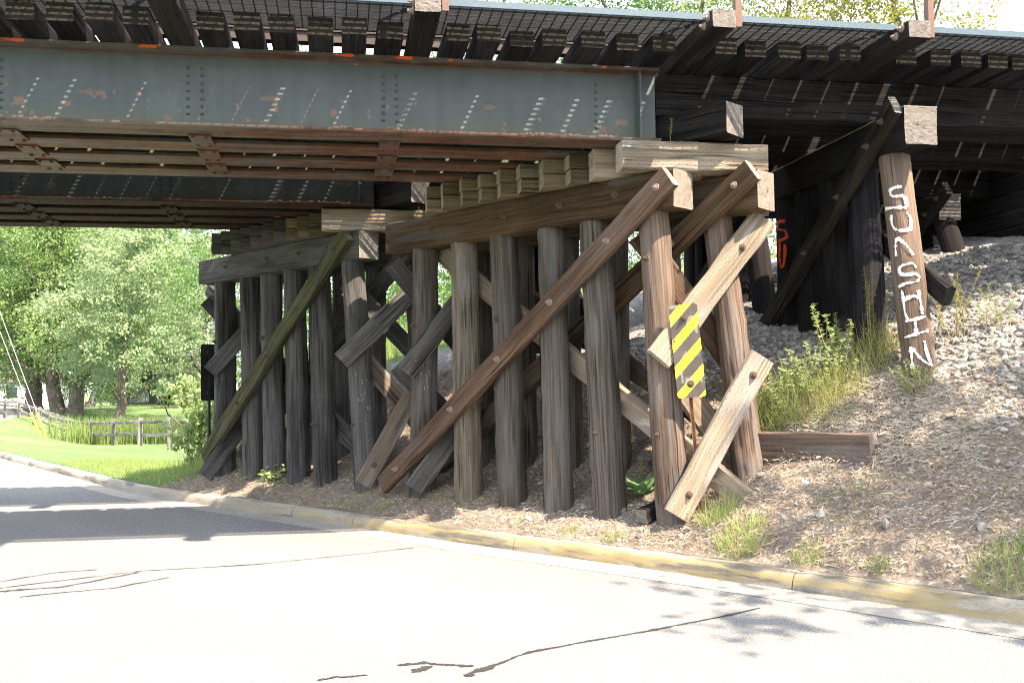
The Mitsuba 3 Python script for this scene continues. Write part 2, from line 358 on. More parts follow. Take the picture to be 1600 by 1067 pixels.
def log_mesh(p0, p1, r0, r1, pal, seed, rough=0.008, sides=22, rot=0.0, checks=2, cut=0.0):
    """a round pile from its foot p0 to its head p1; cut > 0 squares the sides a little"""
    rng = np.random.default_rng(seed)
    p0, p1 = np.asarray(p0, float), np.asarray(p1, float)
    Ln = np.linalg.norm(p1 - p0); d = (p1 - p0) / Ln
    sd = unit(np.cross(d, [0.3, 1, 0.1])); u = np.cross(sd, d)
    seg = max(6, int(Ln / 0.16)); var = _var[0] % 120; _var[0] += 1
    th = np.linspace(0, 2 * math.pi, sides + 1) + 2.2          # the seam turns away from the camera
    ts = np.linspace(0, 1, seg + 1)
    ridg = rng.normal(0, rough, sides); lob = rng.uniform(0, 6.28, 3)
    ck = [(rng.uniform(0, 6.28), rng.uniform(.1, .5), rng.uniform(.5, 1.0), rng.uniform(-.4, .4)) for _ in range(checks)]
    V, UV = [], []
    bx = np.cumsum(rng.normal(0, rough * 0.25, (seg + 1, 2)), 0); bx -= np.outer(ts, bx[-1])
    for i, t in enumerate(ts):
        r = r0 + (r1 - r0) * t
        rr = r * (1 + 0.03 * np.cos(2 * th + lob[0] + t) + 0.02 * np.cos(3 * th + lob[1] + 2 * t))
        rr = rr + np.append(ridg, ridg[0]) + np.append(*(lambda q: (q, q[0]))(rng.normal(0, rough * 0.35, sides)))
        for c0, a0, a1, tw in ck:
            if a0 - .1 < t < a1: rr = rr - 0.025 * np.exp(-((np.angle(np.exp(1j * (th - c0 - tw * t)))) / 0.12) ** 2) * min(1, (t - a0 + .1) * 8, (a1 - t) * 8)
        V.append(p0 + d * (t * Ln) + bx[i, 0] * sd + bx[i, 1] * u + (rr * np.cos(th))[:, None] * sd + (rr * np.sin(th))[:, None] * u)
        UV.append(np.stack([np.full(sides + 1, 64 * pal + 3 + t * Ln), 8 * var + 0.5 + (th - th[0]) * r0], 1))
    V, UV = np.vstack(V), np.vstack(UV); m = sides + 1
    i, j = np.meshgrid(np.arange(seg), np.arange(sides), indexing='ij')
    q = np.stack([i * m + j, i * m + j + 1, (i + 1) * m + j + 1, (i + 1) * m + j], -1).reshape(-1, 4)
    mb = MB().add(V, q, UV)
    ring = V[seg * m:seg * m + sides]; cen = ring.mean(0)
    v = np.vstack([ring, cen]); k = np.arange(sides)
    mb.add(v, np.stack([k, (k + 1) % sides, np.full(sides, sides)], 1), np.stack([64 * pal + 50 + (v - cen) @ sd, 8 * var + 4 + (v - cen) @ u], 1))
    return mb
def log(*a, **k): return log_mesh(*a, **k).ply('wood', True)
def _cyl(p0, p1, r, sides=10, r1=None):
    p0, p1 = np.asarray(p0, float), np.asarray(p1, float); d = unit(p1 - p0)
    sd = unit(np.cross(d, [0.31, 0.2, 1] if abs(d[2]) < .9 else [1, 0.1, 0])); u = np.cross(d, sd)
    th = np.arange(sides) * 2 * math.pi / sides; r1 = r if r1 is None else r1
    a = p0 + r * (np.cos(th)[:, None] * sd + np.sin(th)[:, None] * u)
    b = p1 + r1 * (np.cos(th)[:, None] * sd + np.sin(th)[:, None] * u)
    v = np.vstack([a, b, p0, p1]); k = np.arange(sides); n = (k + 1) % sides
    f = np.vstack([np.stack([k, n, n + sides], 1), np.stack([k, n + sides, k + sides], 1), np.stack([n, k, np.full(sides, 2 * sides)], 1), np.stack([k + sides, n + sides, np.full(sides, 2 * sides + 1)], 1)])
    return v, f
_b = MB(); _b.add(*_cyl((0, 0, -.01), (0, 0, .010), .040, 14, .036)); _b.add(*_cyl((0, 0, .010), (0, 0, .034), .024, 6)); _b.add(*_cyl((0, 0, .034), (0, 0, .055), .012, 8))
BOLT_MESH = trimesh.Trimesh(*_b.mesh(), process=False)
BOLTS = {m: mikit.ply(BOLT_MESH, m) for m in ('bolt_steel', 'bright_bolt')}
def frame_tf(p, z):
    z = unit(z); x = unit(np.cross([0.2, 0.1, 1], z)); y = np.cross(z, x)
    M = np.eye(4); M[:3, 0], M[:3, 1], M[:3, 2], M[:3, 3] = x, y, z, p
    return T4(M.tolist())
def bolt(parent, p, nrm, mat='bolt_steel'): return part(parent, 'bolt', {**BOLTS[mat], 'to_world': frame_tf(p, nrm)})
def ribbon(p, nr, w, seed):
    rng = np.random.default_rng(seed)
    t = np.gradient(p, axis=0); t /= np.linalg.norm(t, axis=1, keepdims=True) + 1e-9
    sd = np.cross(t, nr); sd /= np.linalg.norm(sd, axis=1, keepdims=True) + 1e-9
    ww = w * (.5 + .16 * rng.standard_normal(len(p)) + .18 * np.sin(np.linspace(0, 9, len(p)) + seed))[:, None]
    m = len(p); i = np.arange(m - 1)
    return np.vstack([p + sd * ww, p + nr * .003, p - sd * ww]), np.vstack([np.stack([i, i + 1, i + 1 + m, i + m], 1), np.stack([i + m, i + 1 + m, i + 1 + 2 * m, i + 2 * m], 1)])
def strokes(lines, axis, r, vd, w, mat):
    """brush strokes on a round pile: (distance round the pile from the side towards the road, height)"""
    mb = MB(); vd = np.array(vd); sd = np.array([-vd[1], vd[0], 0])
    for n_, ln in enumerate(lines):
        ln = np.array(ln, float); u = np.linspace(0, 1, 10 * len(ln)); k_ = np.linspace(0, 1, len(ln))
        from scipy.interpolate import PchipInterpolator as PI
        a, z = (PI(k_, ln[:, 0])(u), PI(k_, ln[:, 1])(u)) if len(ln) > 2 else (np.interp(u, k_, ln[:, 0]), np.interp(u, k_, ln[:, 1]))
        th = np.arcsin(np.clip(a / (r * 1.03), -.97, .97))
        nr = np.cos(th)[:, None] * vd + np.sin(th)[:, None] * sd
        c = np.array([axis(q) for q in z]); c[:, 2] = z
        mb.add(*ribbon(c + nr * (r + .013), nr, w, n_))
    return mb.ply(mat, uv=False)

# ------------------------------------------------------------------ road, kerb, ground
def grid_mesh(xs, ys, fn):
    X, Y = np.meshgrid(xs, ys, indexing='ij'); V = fn(X.ravel(), Y.ravel())
    a, b = len(xs), len(ys); i, j = np.meshgrid(np.arange(a - 1), np.arange(b - 1), indexing='ij')
    q = np.stack([i * b + j, (i + 1) * b + j, (i + 1) * b + j + 1, i * b + j + 1], -1).reshape(-1, 4)
    return trimesh.Trimesh(V, np.vstack([q[:, [0, 1, 2]], q[:, [0, 2, 3]]]), process=False)
def kn(e): return kerb_n(np.clip(e, -40, 120))
def en_xy(e, n): return C0[0] + e * EE[0] + n * NN[0], C0[1] + e * EE[1] + n * NN[1]
def rows(lo, hi, step, far_lo, far_hi, grow):
    mid = list(np.arange(lo, hi, step)); d = step; x = hi; out = []
    while x < far_hi: out.append(x); d *= grow; x += d
    out.append(far_hi); d = step; x = lo - step; pre = []
    while x > far_lo: pre.append(x); d *= grow; x -= d
    return np.array(([far_lo] if far_lo < lo else []) + pre[::-1] + mid + out)
def road_pt(E, Q):     # Q: distance from the face of the kerb into the road
    x, y = en_xy(E, kn(E) - KW - Q)
    return np.stack([x, y, road_z(E) + 0.008 * np.minimum(Q, 4.2) - 0.008 * np.maximum(Q - 4.2, 0)], 1)
e_road = rows(-8, 12, 0.4, -40, 115, 1.12)
structure('road', mikit.ply(grid_mesh(e_road, np.array([0.38, 0.8, 1.5, 2.5, 3.5, 4.2, 5.5, 7, 9.2]), road_pt), 'asphalt', True), 'pale worn asphalt road with dark sealed cracks')
part('road', 'gutter', mikit.ply(grid_mesh(e_road, np.array([-0.05, 0.2, 0.4]), lambda E, Q: road_pt(E, Q) + [0, 0, 0.004]), 'gutter_concrete', True), 'pale concrete gutter strip along the kerb')
structure('verge', mikit.ply(grid_mesh(e_road, np.array([9.2, 10, 14, 30, 90]), lambda E, Q: road_pt(E, np.minimum(Q, 9.2)) * [0, 0, 1] + np.stack(en_xy(E, kn(E) - KW - Q) + (0 * E + 0.02 + 0 * Q,), 1)), 'lawn_soil', True))
def crack(pts, w, seed):
    """a sealed crack: pts are (x, y) on the road"""
    rng = np.random.default_rng(seed); pts = np.array(pts, float)
    u = np.linspace(0, 1, 90); k = np.linspace(0, 1, len(pts))
    c = np.stack([np.interp(u, k, pts[:, 0]), np.interp(u, k, pts[:, 1])], 1) + rng.normal(0, 0.012, (90, 2)).cumsum(0) * 0.25
    t = np.gradient(c, axis=0); t /= np.linalg.norm(t, axis=1, keepdims=True); nrm = np.stack([-t[:, 1], t[:, 0]], 1)
    ww = w * (0.25 + 1.1 * rng.random(90)) * (0.45 + 0.55 * meshkit.noise(np.stack([u * 14, 0 * u + seed, 0 * u], 1)) * 1.6) + 0.003
    def z(q):
        e, n = to_en(q[:, 0], q[:, 1]); Q = kn(e) - KW - n
        return road_z(e) + 0.008 * np.minimum(Q, 4.2) - 0.008 * np.maximum(Q - 4.2, 0) + 0.004
    a, b = c + nrm * ww[:, None], c - nrm * ww[:, None]
    v = np.vstack([np.column_stack([a, z(a)]), np.column_stack([b, z(b)])]); i = np.arange(89)
    return mikit.ply(trimesh.Trimesh(v, np.vstack([np.stack([i, i + 1, i + 91], 1), np.stack([i, i + 91, i + 90], 1)]), process=False), 'tar')
CRACKS = [([(-4.46, 8.51), (-3.97, 8.9), (-3.56, 9.27), (-2.53, 9.6), (-1.62, 10.16), (-1.06, 10.56)], .012), ([(-4.58, 8.14), (-4.39, 8.38), (-3.96, 8.55), (-3.54, 9.22)], .030), ([(-4.1, 8.14), (-3.45, 8.48), (-3.16, 8.94)], .014),
          ([(-4.74, 8.61), (-4.6, 8.77), (-4.28, 9.19), (-3.98, 9.33)], .012), ([(-0.25, 5.9), (-0.06, 6.09), (0.1, 6.33), (0.4, 6.55), (0.86, 6.83), (1.37, 7.18), (1.89, 7.57)], .015), ([(-0.71, 6.02), (-0.55, 6.04), (-0.24, 5.97)], .022),
          ([(-0.6, 5.88), (-0.46, 6.04)], .026), ([(-0.27, 5.79), (-0.2, 5.89), (-0.14, 5.98)], .024), ([(-1.14, 5.72), (-1.06, 5.73), (-0.85, 5.77)], .010)]
for i, (pts, w) in enumerate(CRACKS): part('road', 'tar_seam', crack(pts, w, i + 1))

# kerb stones with joints, rounded at the top, painted yellow
prof = [(0.0, -0.06, 0.0), (0.012, 0.05, 0.09), (0.028, 0.10, 0.14), (0.05, 0.132, 0.18), (0.08, 0.147, 0.22), (0.13, 0.152, 0.28), (0.19, 0.145, 0.35), (0.20, -0.05, 0.55)]
kj = [-14, -11, -8.4, -6.1, -4.2, -1.61, 1.54, 4.3, 5.7, 8.2, 12, 15, 18.2, 21.5, 25, 29, 34, 40, 48, 60]
structure('kerb', None, 'low concrete kerb with worn yellow paint'); del scene['kerb']
rngk = np.random.default_rng(5)
for a, b in zip(kj[:-1], kj[1:]):
    es = np.linspace(a + 0.006, b - 0.006, max(4, int((b - a) / 0.12))); V, UV = [], []
    for e in es:
        edge = 0.006 if e in (es[0], es[-1]) else 0.0
        x0, y0 = en_xy(e, kn(e) - KW); x1, y1 = en_xy(e, kn(e))
        jit = rngk.normal(0, 0.003, 2)
        for q, (d, z, l) in enumerate(prof):
            f = d / KW; zz = z - edge + (jit[1] if 0 < q < 7 else 0); f += (jit[0] / KW if 0 < q < 5 else 0)
            V.append([x0 + (x1 - x0) * f, y0 + (y1 - y0) * f, zz + road_z(e)]); UV.append([e + 20, l])
    m = len(prof); V = np.array(V); i, j = np.meshgrid(np.arange(len(es) - 1), np.arange(m - 1), indexing='ij')
    q = np.stack([i * m + j, (i + 1) * m + j, (i + 1) * m + j + 1, i * m + j + 1], -1).reshape(-1, 4)
    mb = MB().add(V, q, np.array(UV))
    for base in (0, (len(es) - 1) * m): mb.add(V[base:base + m], [[0, k, k + 1] for k in range(1, m - 1)], np.array(UV)[base:base + m])
    part('kerb', 'segment', mb.ply('kerb_concrete', True))

def _rough(x, y, amp):
    q = np.stack([x, y, 0 * x], 1)
    return amp * (meshkit.fbm(q * 5.0) - 0.0) + amp * 0.6 * (meshkit.noise(q * 11.0) - .5) + amp * 0.6 * meshkit.noise(q * 19.0)
def surf(x, y):
    """height of the uneven ground surface"""
    x, y = np.asarray(x, float), np.asarray(y, float); e, n = to_en(x, y)
    return terrain(x, y) + _rough(x, y, 0.030 + 0.022 * sstep(-.3, -1.2, e)) * sstep(0.0, 0.5, n - kn(e) + 0.04)
def ground_pt(E, Q):
    x, y = en_xy(E, kn(E) + Q - 0.04)
    return np.stack([x, y, surf(x, y)], 1)
qs = rows(0, 4.2, 0.055, 0, 45, 1.09)
structure('ground', mikit.ply(grid_mesh(rows(-5.5, 10.2, 0.055, -45, 10.2, 1.12), qs, ground_pt), 'dirt', True), 'bare dirt bank under the bridges with gravel and dry needles')
structure('lawn', mikit.ply(grid_mesh(rows(10.2, 16, 0.1, 10.2, 118, 1.05), rows(0, 4.2, 0.12, 0, 150, 1.08), ground_pt), 'lawn_soil', True), 'mown green lawn beyond the bridges')
structure('land', mikit.ply(trimesh.Trimesh([[-1500, -1500, -4], [1500, -1500, -4], [1500, 1500, -4], [-1500, 1500, -4]], [[0, 1, 2], [0, 2, 3]], process=False), 'lawn_soil'))
def ground_z(x, y): return terrain(np.atleast_1d(x), np.atleast_1d(y))
def gz(x, y): return float(surf([x], [y])[0])

# loose stones, straw and needles lying on the ground
ICO = trimesh.creation.icosphere(0)
def stones(pts, size, rng):
    n = len(pts); v0 = np.array(ICO.vertices); m = len(v0)
    sc = size[:, None, None] * rng.uniform(.55, 1.25, (n, 1, 3)) * rng.uniform(.8, 1.2, (n, m, 1)); ang = rng.uniform(0, 6.28, n)
    v = v0[None] * sc; v[:, :, 2] *= .75
    c, s = np.cos(ang)[:, None], np.sin(ang)[:, None]
    v = np.stack([v[:, :, 0] * c - v[:, :, 1] * s, v[:, :, 0] * s + v[:, :, 1] * c, v[:, :, 2]], -1) + pts[:, None]
    return trimesh.Trimesh(v.reshape(-1, 3), (np.array(ICO.faces)[None] + m * np.arange(n)[:, None, None]).reshape(-1, 3), process=False)
rng = np.random.default_rng(11)
def scatter(n, e0, e1, n0, n1, keep):
    e = rng.uniform(e0, e1, n); q = rng.uniform(n0, n1, n); x, y = en_xy(e, q); k = keep(e, q, x, y)
    return np.stack([x[k], y[k], surf(x[k], y[k])], 1)
def gravel_keep(e, q, x, y): return (q > kn(e) + .15) & (rng.random(len(e)) < np.clip(0.02 + 0.98 * sstep(1.6, 2.5, q + 0.8 * sstep(-1.6, -2.8, e)), 0, 1))
for mat, cnt, tone in (('stone_pale', 22000, .027), ('stone_dark', 22000, .030), ('stone_brown', 5000, .022)):
    pts = scatter(cnt, -5.2, 3.0, -1.0, 7.0, gravel_keep)
    part('ground', 'gravel', mikit.ply(stones(pts, tone * np.exp(rng.normal(0, .38, len(pts))), rng), mat), stuff=True)
    pts = scatter(3500, -5, 10, -1.0, 1.6, lambda e, q, x, y: q > kn(e) + .1)
    part('ground', 'gravel', mikit.ply(stones(pts, .010 * np.exp(rng.normal(0, .45, len(pts))), rng), mat), stuff=True)
def slivers(pts, ln, wd, rng, lift=.35):
    n = len(pts); a = rng.uniform(0, 6.28, n); d = np.stack([np.cos(a), np.sin(a), rng.normal(.05, lift, n)], 1); sd = np.stack([-np.sin(a), np.cos(a), 0 * a], 1)
    L = ln * np.exp(rng.normal(0, .5, n)); w = wd * rng.uniform(.6, 1.5, n)
    p = pts + [0, 0, .008] + np.abs(rng.normal(0, .008, (n, 1))) * [0, 0, 1]
    v = np.stack([p - d * L[:, None] / 2 - sd * w[:, None], p - d * L[:, None] / 2 + sd * w[:, None], p + sd * w[:, None] + [0, 0, .01], p + d * L[:, None] / 2], 1)
    f = np.array([[0, 1, 2], [0, 2, 3]])
    return trimesh.Trimesh(v.reshape(-1, 3), (f[None] + 4 * np.arange(n)[:, None, None]).reshape(-1, 3), process=False)
for mat, cnt, ln in (('straw', 42000, .05), ('straw_pale', 22000, .055)):
    pts = scatter(cnt, -5.2, 9.8, -.7, 2.4, lambda e, q, x, y: (q > kn(e) + .05) & (rng.random(len(e)) < np.where(e < 0.2, 1.0, .38)) & (rng.random(len(e)) > sstep(1.1, 1.9, q) * sstep(-1.7, -2.4, e)))
    part('ground', 'dry_straw', mikit.ply(slivers(pts, ln, .0028, rng), mat), stuff=True)
pts = scatter(16000, -2.6, 0.2, 0.9, 2.3, lambda e, q, x, y: rng.random(len(e)) < sstep(2.5, 1.2, q))
part('ground', 'dry_straw', mikit.ply(slivers(pts, .09, .003, rng), 'straw_pale'), stuff=True)

def seedlings(e, q, x, y): return (q > kn(e) + .04) & (rng.random(len(e)) < sstep(.62, .75, meshkit.fbm(np.stack([x, y, 0 * x], 1) * 1.7, 3)))
for mat, n_ in (('grass_green', 3800), ('grass_dry', 2600)):
    pts = scatter(n_ * 3, -5, 9.6, -.6, 1.3, seedlings); m_ = len(pts); a_ = rng.uniform(0, 6.28, m_); h_ = rng.uniform(.03, .11, m_)
    v_ = np.stack([pts + np.stack([np.cos(a_), np.sin(a_), 0 * a_], 1) * .003, pts - np.stack([np.cos(a_), np.sin(a_), 0 * a_], 1) * .003, pts + np.stack([rng.normal(0, .5, m_), rng.normal(0, .5, m_), np.ones(m_)], 1) * h_[:, None]], 1)
    part('ground', 'seedling_grass', mikit.ply(trimesh.Trimesh(v_.reshape(-1, 3), np.arange(3 * m_).reshape(-1, 3), process=False), mat), stuff=True)

# ------------------------------------------------------------------ the two railway bridges
ZG0, ZG1, ZT1 = 4.100, 4.877, 5.047          # girder bottom and top, tie top
TAN = math.tan(math.radians(36))
TIE_S = [-5.70, -5.374, -5.037, -4.735, -4.40, -4.094, -3.756, -3.441, -3.106, -2.79, -2.47, -2.16, -1.83, -1.523, -1.187, -0.878, -0.496, -0.147, 0.206, 0.57, 0.859, 1.198, 1.549, 1.875, 2.206, 2.53, 2.856, 3.242, 3.574, 3.902, 4.196]
LONG = {-4.40, -2.16, 0.57, 2.53}
_r = np.random.default_rng(3)
_x = TIE_S[0]; _k = 0; pre = []
while _x > -14.5: _x -= _r.uniform(.31, .36); pre.append(round(_x, 3)); _k += 1
for q in pre[5::7]: LONG.add(q)
_x = TIE_S[-1]; post = []; _k = 0
while _x < 9.2: _x += _r.uniform(.31, .36); post.append(round(_x, 3))
for q in post[1::7]: LONG.add(q)
TIES = pre[::-1] + TIE_S + post
def prism(mb, s0, s1, t0, t1, z0, z1, ds, dt):
    mb.add(*box_vf(W((s0 + s1) / 2 + ds, (t0 + t1) / 2 + dt, (z0 + z1) / 2), B, TT, Z, abs(s1 - s0) / 2, abs(t1 - t0) / 2, abs(z1 - z0) / 2))
DOME = trimesh.creation.icosphere(1, radius=0.019)
DOME_V, DOME_F = np.array(DOME.vertices) * [1, 1, .8], np.array(DOME.faces)
TIES_FAR = [round(TIES[-1] + .335 * (q + 1), 3) for q in range(8)]
def railway_bridge(label, ds, dt, seed, near):
    k = thing('railway_bridge', label, 'bridge')
    rng = np.random.default_rng(seed); S1 = 9.3 - ds; gm = 'girder_steel' if near else 'shaded_girder'
    for i in range(4):
        t0 = 0.63 * i; tc = t0 + .19; se = 0.33 - (tc - .19) * TAN
        mb = MB()
        prism(mb, -15, se, t0, t0 + .38, ZG0, ZG0 + .032, ds, dt)
        prism(mb, -15, se, t0 + .03, t0 + .35, ZG1 - .034, ZG1, ds, dt)
        prism(mb, -15, se, tc - .009, tc + .009, ZG0 + .032, ZG1 - .034, ds, dt)
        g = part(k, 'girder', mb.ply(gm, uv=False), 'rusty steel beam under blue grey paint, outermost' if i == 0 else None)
        mb = MB(); prism(mb, se - .215, se - .197, t0 + .02, tc - .010, ZG0 + .033, ZG1 - .036, ds, dt)
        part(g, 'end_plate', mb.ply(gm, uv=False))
        if i == 0:
            mb = MB()
            for s in (-9.7, -9.57, -7.95, -7.82, -6.18, -6.05, -4.37, -4.24, -2.5, -2.367, -0.31):
                for z in np.linspace(4.265, 4.715, 7):
                    mb.add(W(s + ds, tc - .011 + dt, z + rng.normal(0, .003)) + DOME_V, DOME_F)
            part(g, 'rivet', mb.ply(gm, True, uv=False), stuff=True)
            mb = MB()       # scabs of old primer and rust lifting off the edge of the flanges
            for _ in range(170):
                s = rng.choice([-7.4, -6.3, -5.9, -5.6, -3.0, -2.6, -2.2, -.8, -.5, -.2]) + rng.normal(0, .22); w = rng.uniform(.008, .05)
                if s + w > .2: continue
                prism(mb, s, s + w, -.006, -.001, ZG0 + rng.uniform(-.004, .01), ZG0 + rng.uniform(.02, .052), ds, dt)
            part(g, 'rust_scab', mb.ply(gm, uv=False), stuff=True)
    for s in (-9.63, -7.88, -6.05, -4.285, -2.43, -0.42):
        for i in range(3):
            if s > 0.1 - (0.63 * (i + 1) + .19) * TAN: continue
            mb = MB(); prism(mb, s - .105, s + .105, .63 * i + .30, .63 * i + .71, ZG0 - .016, ZG0 - .003, ds, dt)
            prism(mb, s - .06, s - .045, .63 * i + .20, .63 * i + .81, ZG0 + .15, ZG1 - .12, ds, dt)
            for u in (-.06, .06):
                for t in (.33, .68): mb.add(*_cyl(W(s + u + ds, .63 * i + t + dt, ZG0 - .016), W(s + u + ds, .63 * i + t + dt, ZG0 - .034), .02, 8))
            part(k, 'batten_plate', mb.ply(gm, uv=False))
    for j, s in enumerate(TIES + ([] if near else TIES_FAR)):
        lg = s in LONG
        ta, tb = (-1.165 + rng.normal(0, .015) if lg else -.44 + rng.normal(0, .022)), 2.34 + rng.normal(0, .03)
        w = .232 + rng.normal(0, .006); ang = rng.normal(0, .006)
        a, b = W(s - ang + ds, ta + dt, (ZG1 + ZT1) / 2 + .001), W(s + ang + ds, tb + dt, (ZG1 + ZT1) / 2 + .001)
        tie = part(k, 'tie', timber(a, b, w, ZT1 - ZG1 - .004, 13 if lg else 11 if rng.random() < .8 else 6, seed * 100 + j, rough=.0025, chamf=.008, seg=6), 'long tie reaching out beyond the walkway' if lg and near else None)
        if lg and near:
            for u, z in ((-1.05, 5.0), (-.95, 4.955)): bolt(tie, W(s - w / 2 - .006, u, z), -B, 'bright_bolt')
            mb = MB(); sp = s + w / 2 + .004
            prism(mb, sp, sp + .008, -1.13, -1.06, 4.90, 6.15, ds, dt); prism(mb, sp + .008, sp + .060, -1.13, -1.122, 4.90, 6.15, ds, dt)
            part(k, 'rail_post', mb.ply('post_rust', uv=False), 'rusty angle iron post bolted to a long tie')
    for z in (5.62, 6.08):
        part(k, 'hand_cable', MB().add(*_cyl(W(-14 + ds, -1.14 + dt, z), W(S1 - .2 + ds, -1.14 + dt, z), .009, 8)).ply('wire_steel', uv=False))
    mb = MB(); ts = np.arange(-.84, -.12, .035)
    for t in ts: prism(mb, -14.8, S1, t - .0025, t + .0025, ZT1 + .008, ZT1 + .034, ds, dt)
    part(k, 'walkway_grating', mb.ply('grating_steel', uv=False), 'black steel bar grating of the walkway', stuff=True)
    mb = MB()
    for s in np.arange(-14.8, S1, .102): prism(mb, s - .005, s + .005, -.85, -.115, ZT1 + .001, ZT1 + .010, ds, dt)
    for t in (-.85, -.66, -.45, -.115): prism(mb, -14.8, S1, t - .006, t + .006, ZT1 - .004 if -.8 < t < -.46 else ZT1 + .002, ZT1 + .034, ds, dt)
    part(k, 'grating_cross_rods', mb.ply('dark_rod', uv=False), stuff=True)
    mb = MB(); prism(mb, -14.8, S1, -.89, -.857, ZT1 - .004, ZT1 + .055, ds, dt)
    part(k, 'toe_board', mb.ply('toe_steel', uv=False), 'blue grey steel edge of the walkway')
    for t in (.29, 1.87):
        mb = MB(); prism(mb, -14.8, S1, t - .06, t + .06, ZT1 + .003, ZT1 + .02, ds, dt); prism(mb, -14.8, S1, t - .009, t + .009, ZT1 + .02, ZT1 + .12, ds, dt); prism(mb, -14.8, S1, t - .035, t + .035, ZT1 + .12, ZT1 + .16, ds, dt)
        part(k, 'rail', mb.ply('rail_steel', uv=False))
    for j, tc in enumerate((.295, .525, .755, 1.71, 1.94, 2.17)):
        s0 = (.30 + .149 - .588 * tc) / .809
        part(k, 'stringer', timber(W(s0 + ds, tc + dt, 4.6535), W(S1 - .1 + ds, tc + dt, 4.6535), .215, .441, 6, seed * 7 + j, seg=24, rough=.003), 'black timber stringer carrying the ties' if near else None)
    return k
railway_bridge('nearer railway bridge on blue grey steel beams, black ties and a grating walkway', 0, 0, 1, True)
DS, DT = -2.8, 3.86
railway_bridge('farther railway bridge, its steel beams coloured darker for shade, seen underneath and beyond the nearer one', DS, DT, 2, False)

# ------------------------------------------------------------------ timber pier towers beside the road: two rows of piles, caps, bearing timbers, braces
def brace(par, p0, p1, w, h, nrm, pal, seed, bolts=(), mat='bolt_steel', label=None, bow=0.0):
    b = part(par, 'brace', timber(p0, p1, h, w, pal, seed, up=np.cross(unit(np.asarray(p1) - p0), nrm), bow=bow, rough=.005), label)
    for u in bolts: bolt(b, np.asarray(p0) * (1 - u) + np.asarray(p1) * u + unit(nrm) * (h / 2 + .004), nrm, mat)
    return b
def pier(label, rowA, rowB, capA, capB, bear, header_len, seed, pals, near):
    k = thing('timber_pier', label, 'bridge pier')
    for row, (lst, n) in enumerate(((rowA, .17), (rowB, .87))):
        for j, (e0, e1) in enumerate(lst):
            x, y = en_xy(e0, n); g = gz(x, y)
            r = .168 if row == 0 else .16
            pal, lab = pals.get((row, j), (0 if near else 9, None))
            pl = part(k, 'pile', log(P(e0 + (e0 - e1) * .13, n, g - .4), P(e1, n, 3.385), r * (1.02 + .02 * math.sin(j * 2.7 + seed)), r * .94, pal, seed * 50 + row * 20 + j), lab)
            if row == 0:
                for z in ((1.1, 2.9) if j in (0, 1) else (2.4,) if j % 2 else ()):
                    c = P(e0 + (e1 - e0) * (z - g) / (3.385 - g), n, z)
                    bolt(pl, c - NN * (r * .97) + EE * .01, -NN)
        c = (capA, capB)[row]
        cp = part(k, 'cap', timber(P(c[0], n, 3.58), P(c[1], n, 3.58), .34, .392, c[2], seed * 50 + 40 + row, rough=.004), 'heavy brown cap timber lying on the front row of piles' if row == 0 else None)
        if row == 0:
            for u in (.16, .33, .52, .8): bolt(cp, P(c[0] + (c[1] - c[0]) * u, 0, 3.60) - NN * .004, -NN)
    for j, (s, t) in enumerate(bear):
        L = header_len + _r.uniform(-.06, .06) if j else header_len
        pal = (5 if near else 12) if j == 0 else (12 if j == 1 and near else 7 if near or j < 4 else 9)
        if j == 0:
            part(k, 'bearing_timber', timber(W(s - .02, t - .155 + .125, 3.924), W(s + L, t - .155 + .125, 3.924), .25, .288, pal, seed * 60, rough=.004), 'pale new bearing timber lying across both caps')
        else:
            for z in (3.857, 4.016): part(k, 'bearing_timber', timber(W(s + _r.uniform(-.015, .015), t + .125, z), W(s + L, t + .125, z), .25 + _r.uniform(-.01, .005), .152, pal, seed * 60 + j * 2 + int(z), rough=.003))
    return k
bear = [(-.106, .023), (-.302, .330), (-.498, .610), (-.725, .870), (-.935, 1.125), (-1.123, 1.395), (-1.318, 1.667), (-1.500, 1.925), (-1.69, 2.185), (-1.88, 2.45)]
nearA = [(.10, .29), (.905, 1.06), (1.645, 1.70), (2.38, 2.47), (3.13, 3.17), (3.985, 3.90)]
nearB = [(-.37, -.04), (.60, .62), (1.36, 1.33), (2.08, 2.08), (2.82, 2.82), (3.60, 3.58)]
farA = [(5.12, 5.46), (6.12, 6.27), (6.82, 6.93), (7.46, 7.57), (8.07, 8.17), (8.95, 8.97)]
farB = [(4.72, 4.95), (5.85, 5.82), (6.66, 6.66), (7.3, 7.3), (7.9, 7.9), (8.6, 8.6)]
p = pier('nearer timber pier with thick round piles and a long red brown brace', nearA, nearB, (-.09, 4.50, 2), (-.63, 4.05, 2), bear, 1.54, 1,
         {(0, 0): (8, 'red brown leaning end pile'), (0, 4): (1, 'pale weathered pile'), (0, 3): (0, None), (0, 1): (0, None), (1, 0): (8, 'split leaning pile at the end of the back row')}, True)
brace(p, P(-.09, -.055, 3.68), P(4.52, -.055, .325), .24, .10, -NN, 3, 301, (.03, .17, .345, .525, .70, .93), 'bright_bolt', 'long red brown brace crossing the front piles')
brace(p, P(-.62, .645, 3.76), P(4.3, .645, .50), .25, .10, -NN, 2, 302, (.04, .2), 'bright_bolt')
brace(p, P(4.05, .395, 3.5), P(-.80, .395, .33), .24, .10, -NN, 12, 303, ())
brace(p, P(4.1, 1.09, 3.4), P(-.9, 1.09, .55), .24, .10, -NN, 3, 304, ())
brace(p, W(1.44, .04, 3.33), W(.205, -.140, 1.855), .27, .085, -TT, 5, 305, (.22, .88), label='pale plank across the end piles, upper one')
brace(p, W(1.27, -.22, 1.87), W(.310, -.275, .315), .26, .085, -TT, 5, 306, (.12, .87), 'bolt_steel', 'pale plank across the end piles, lower one')
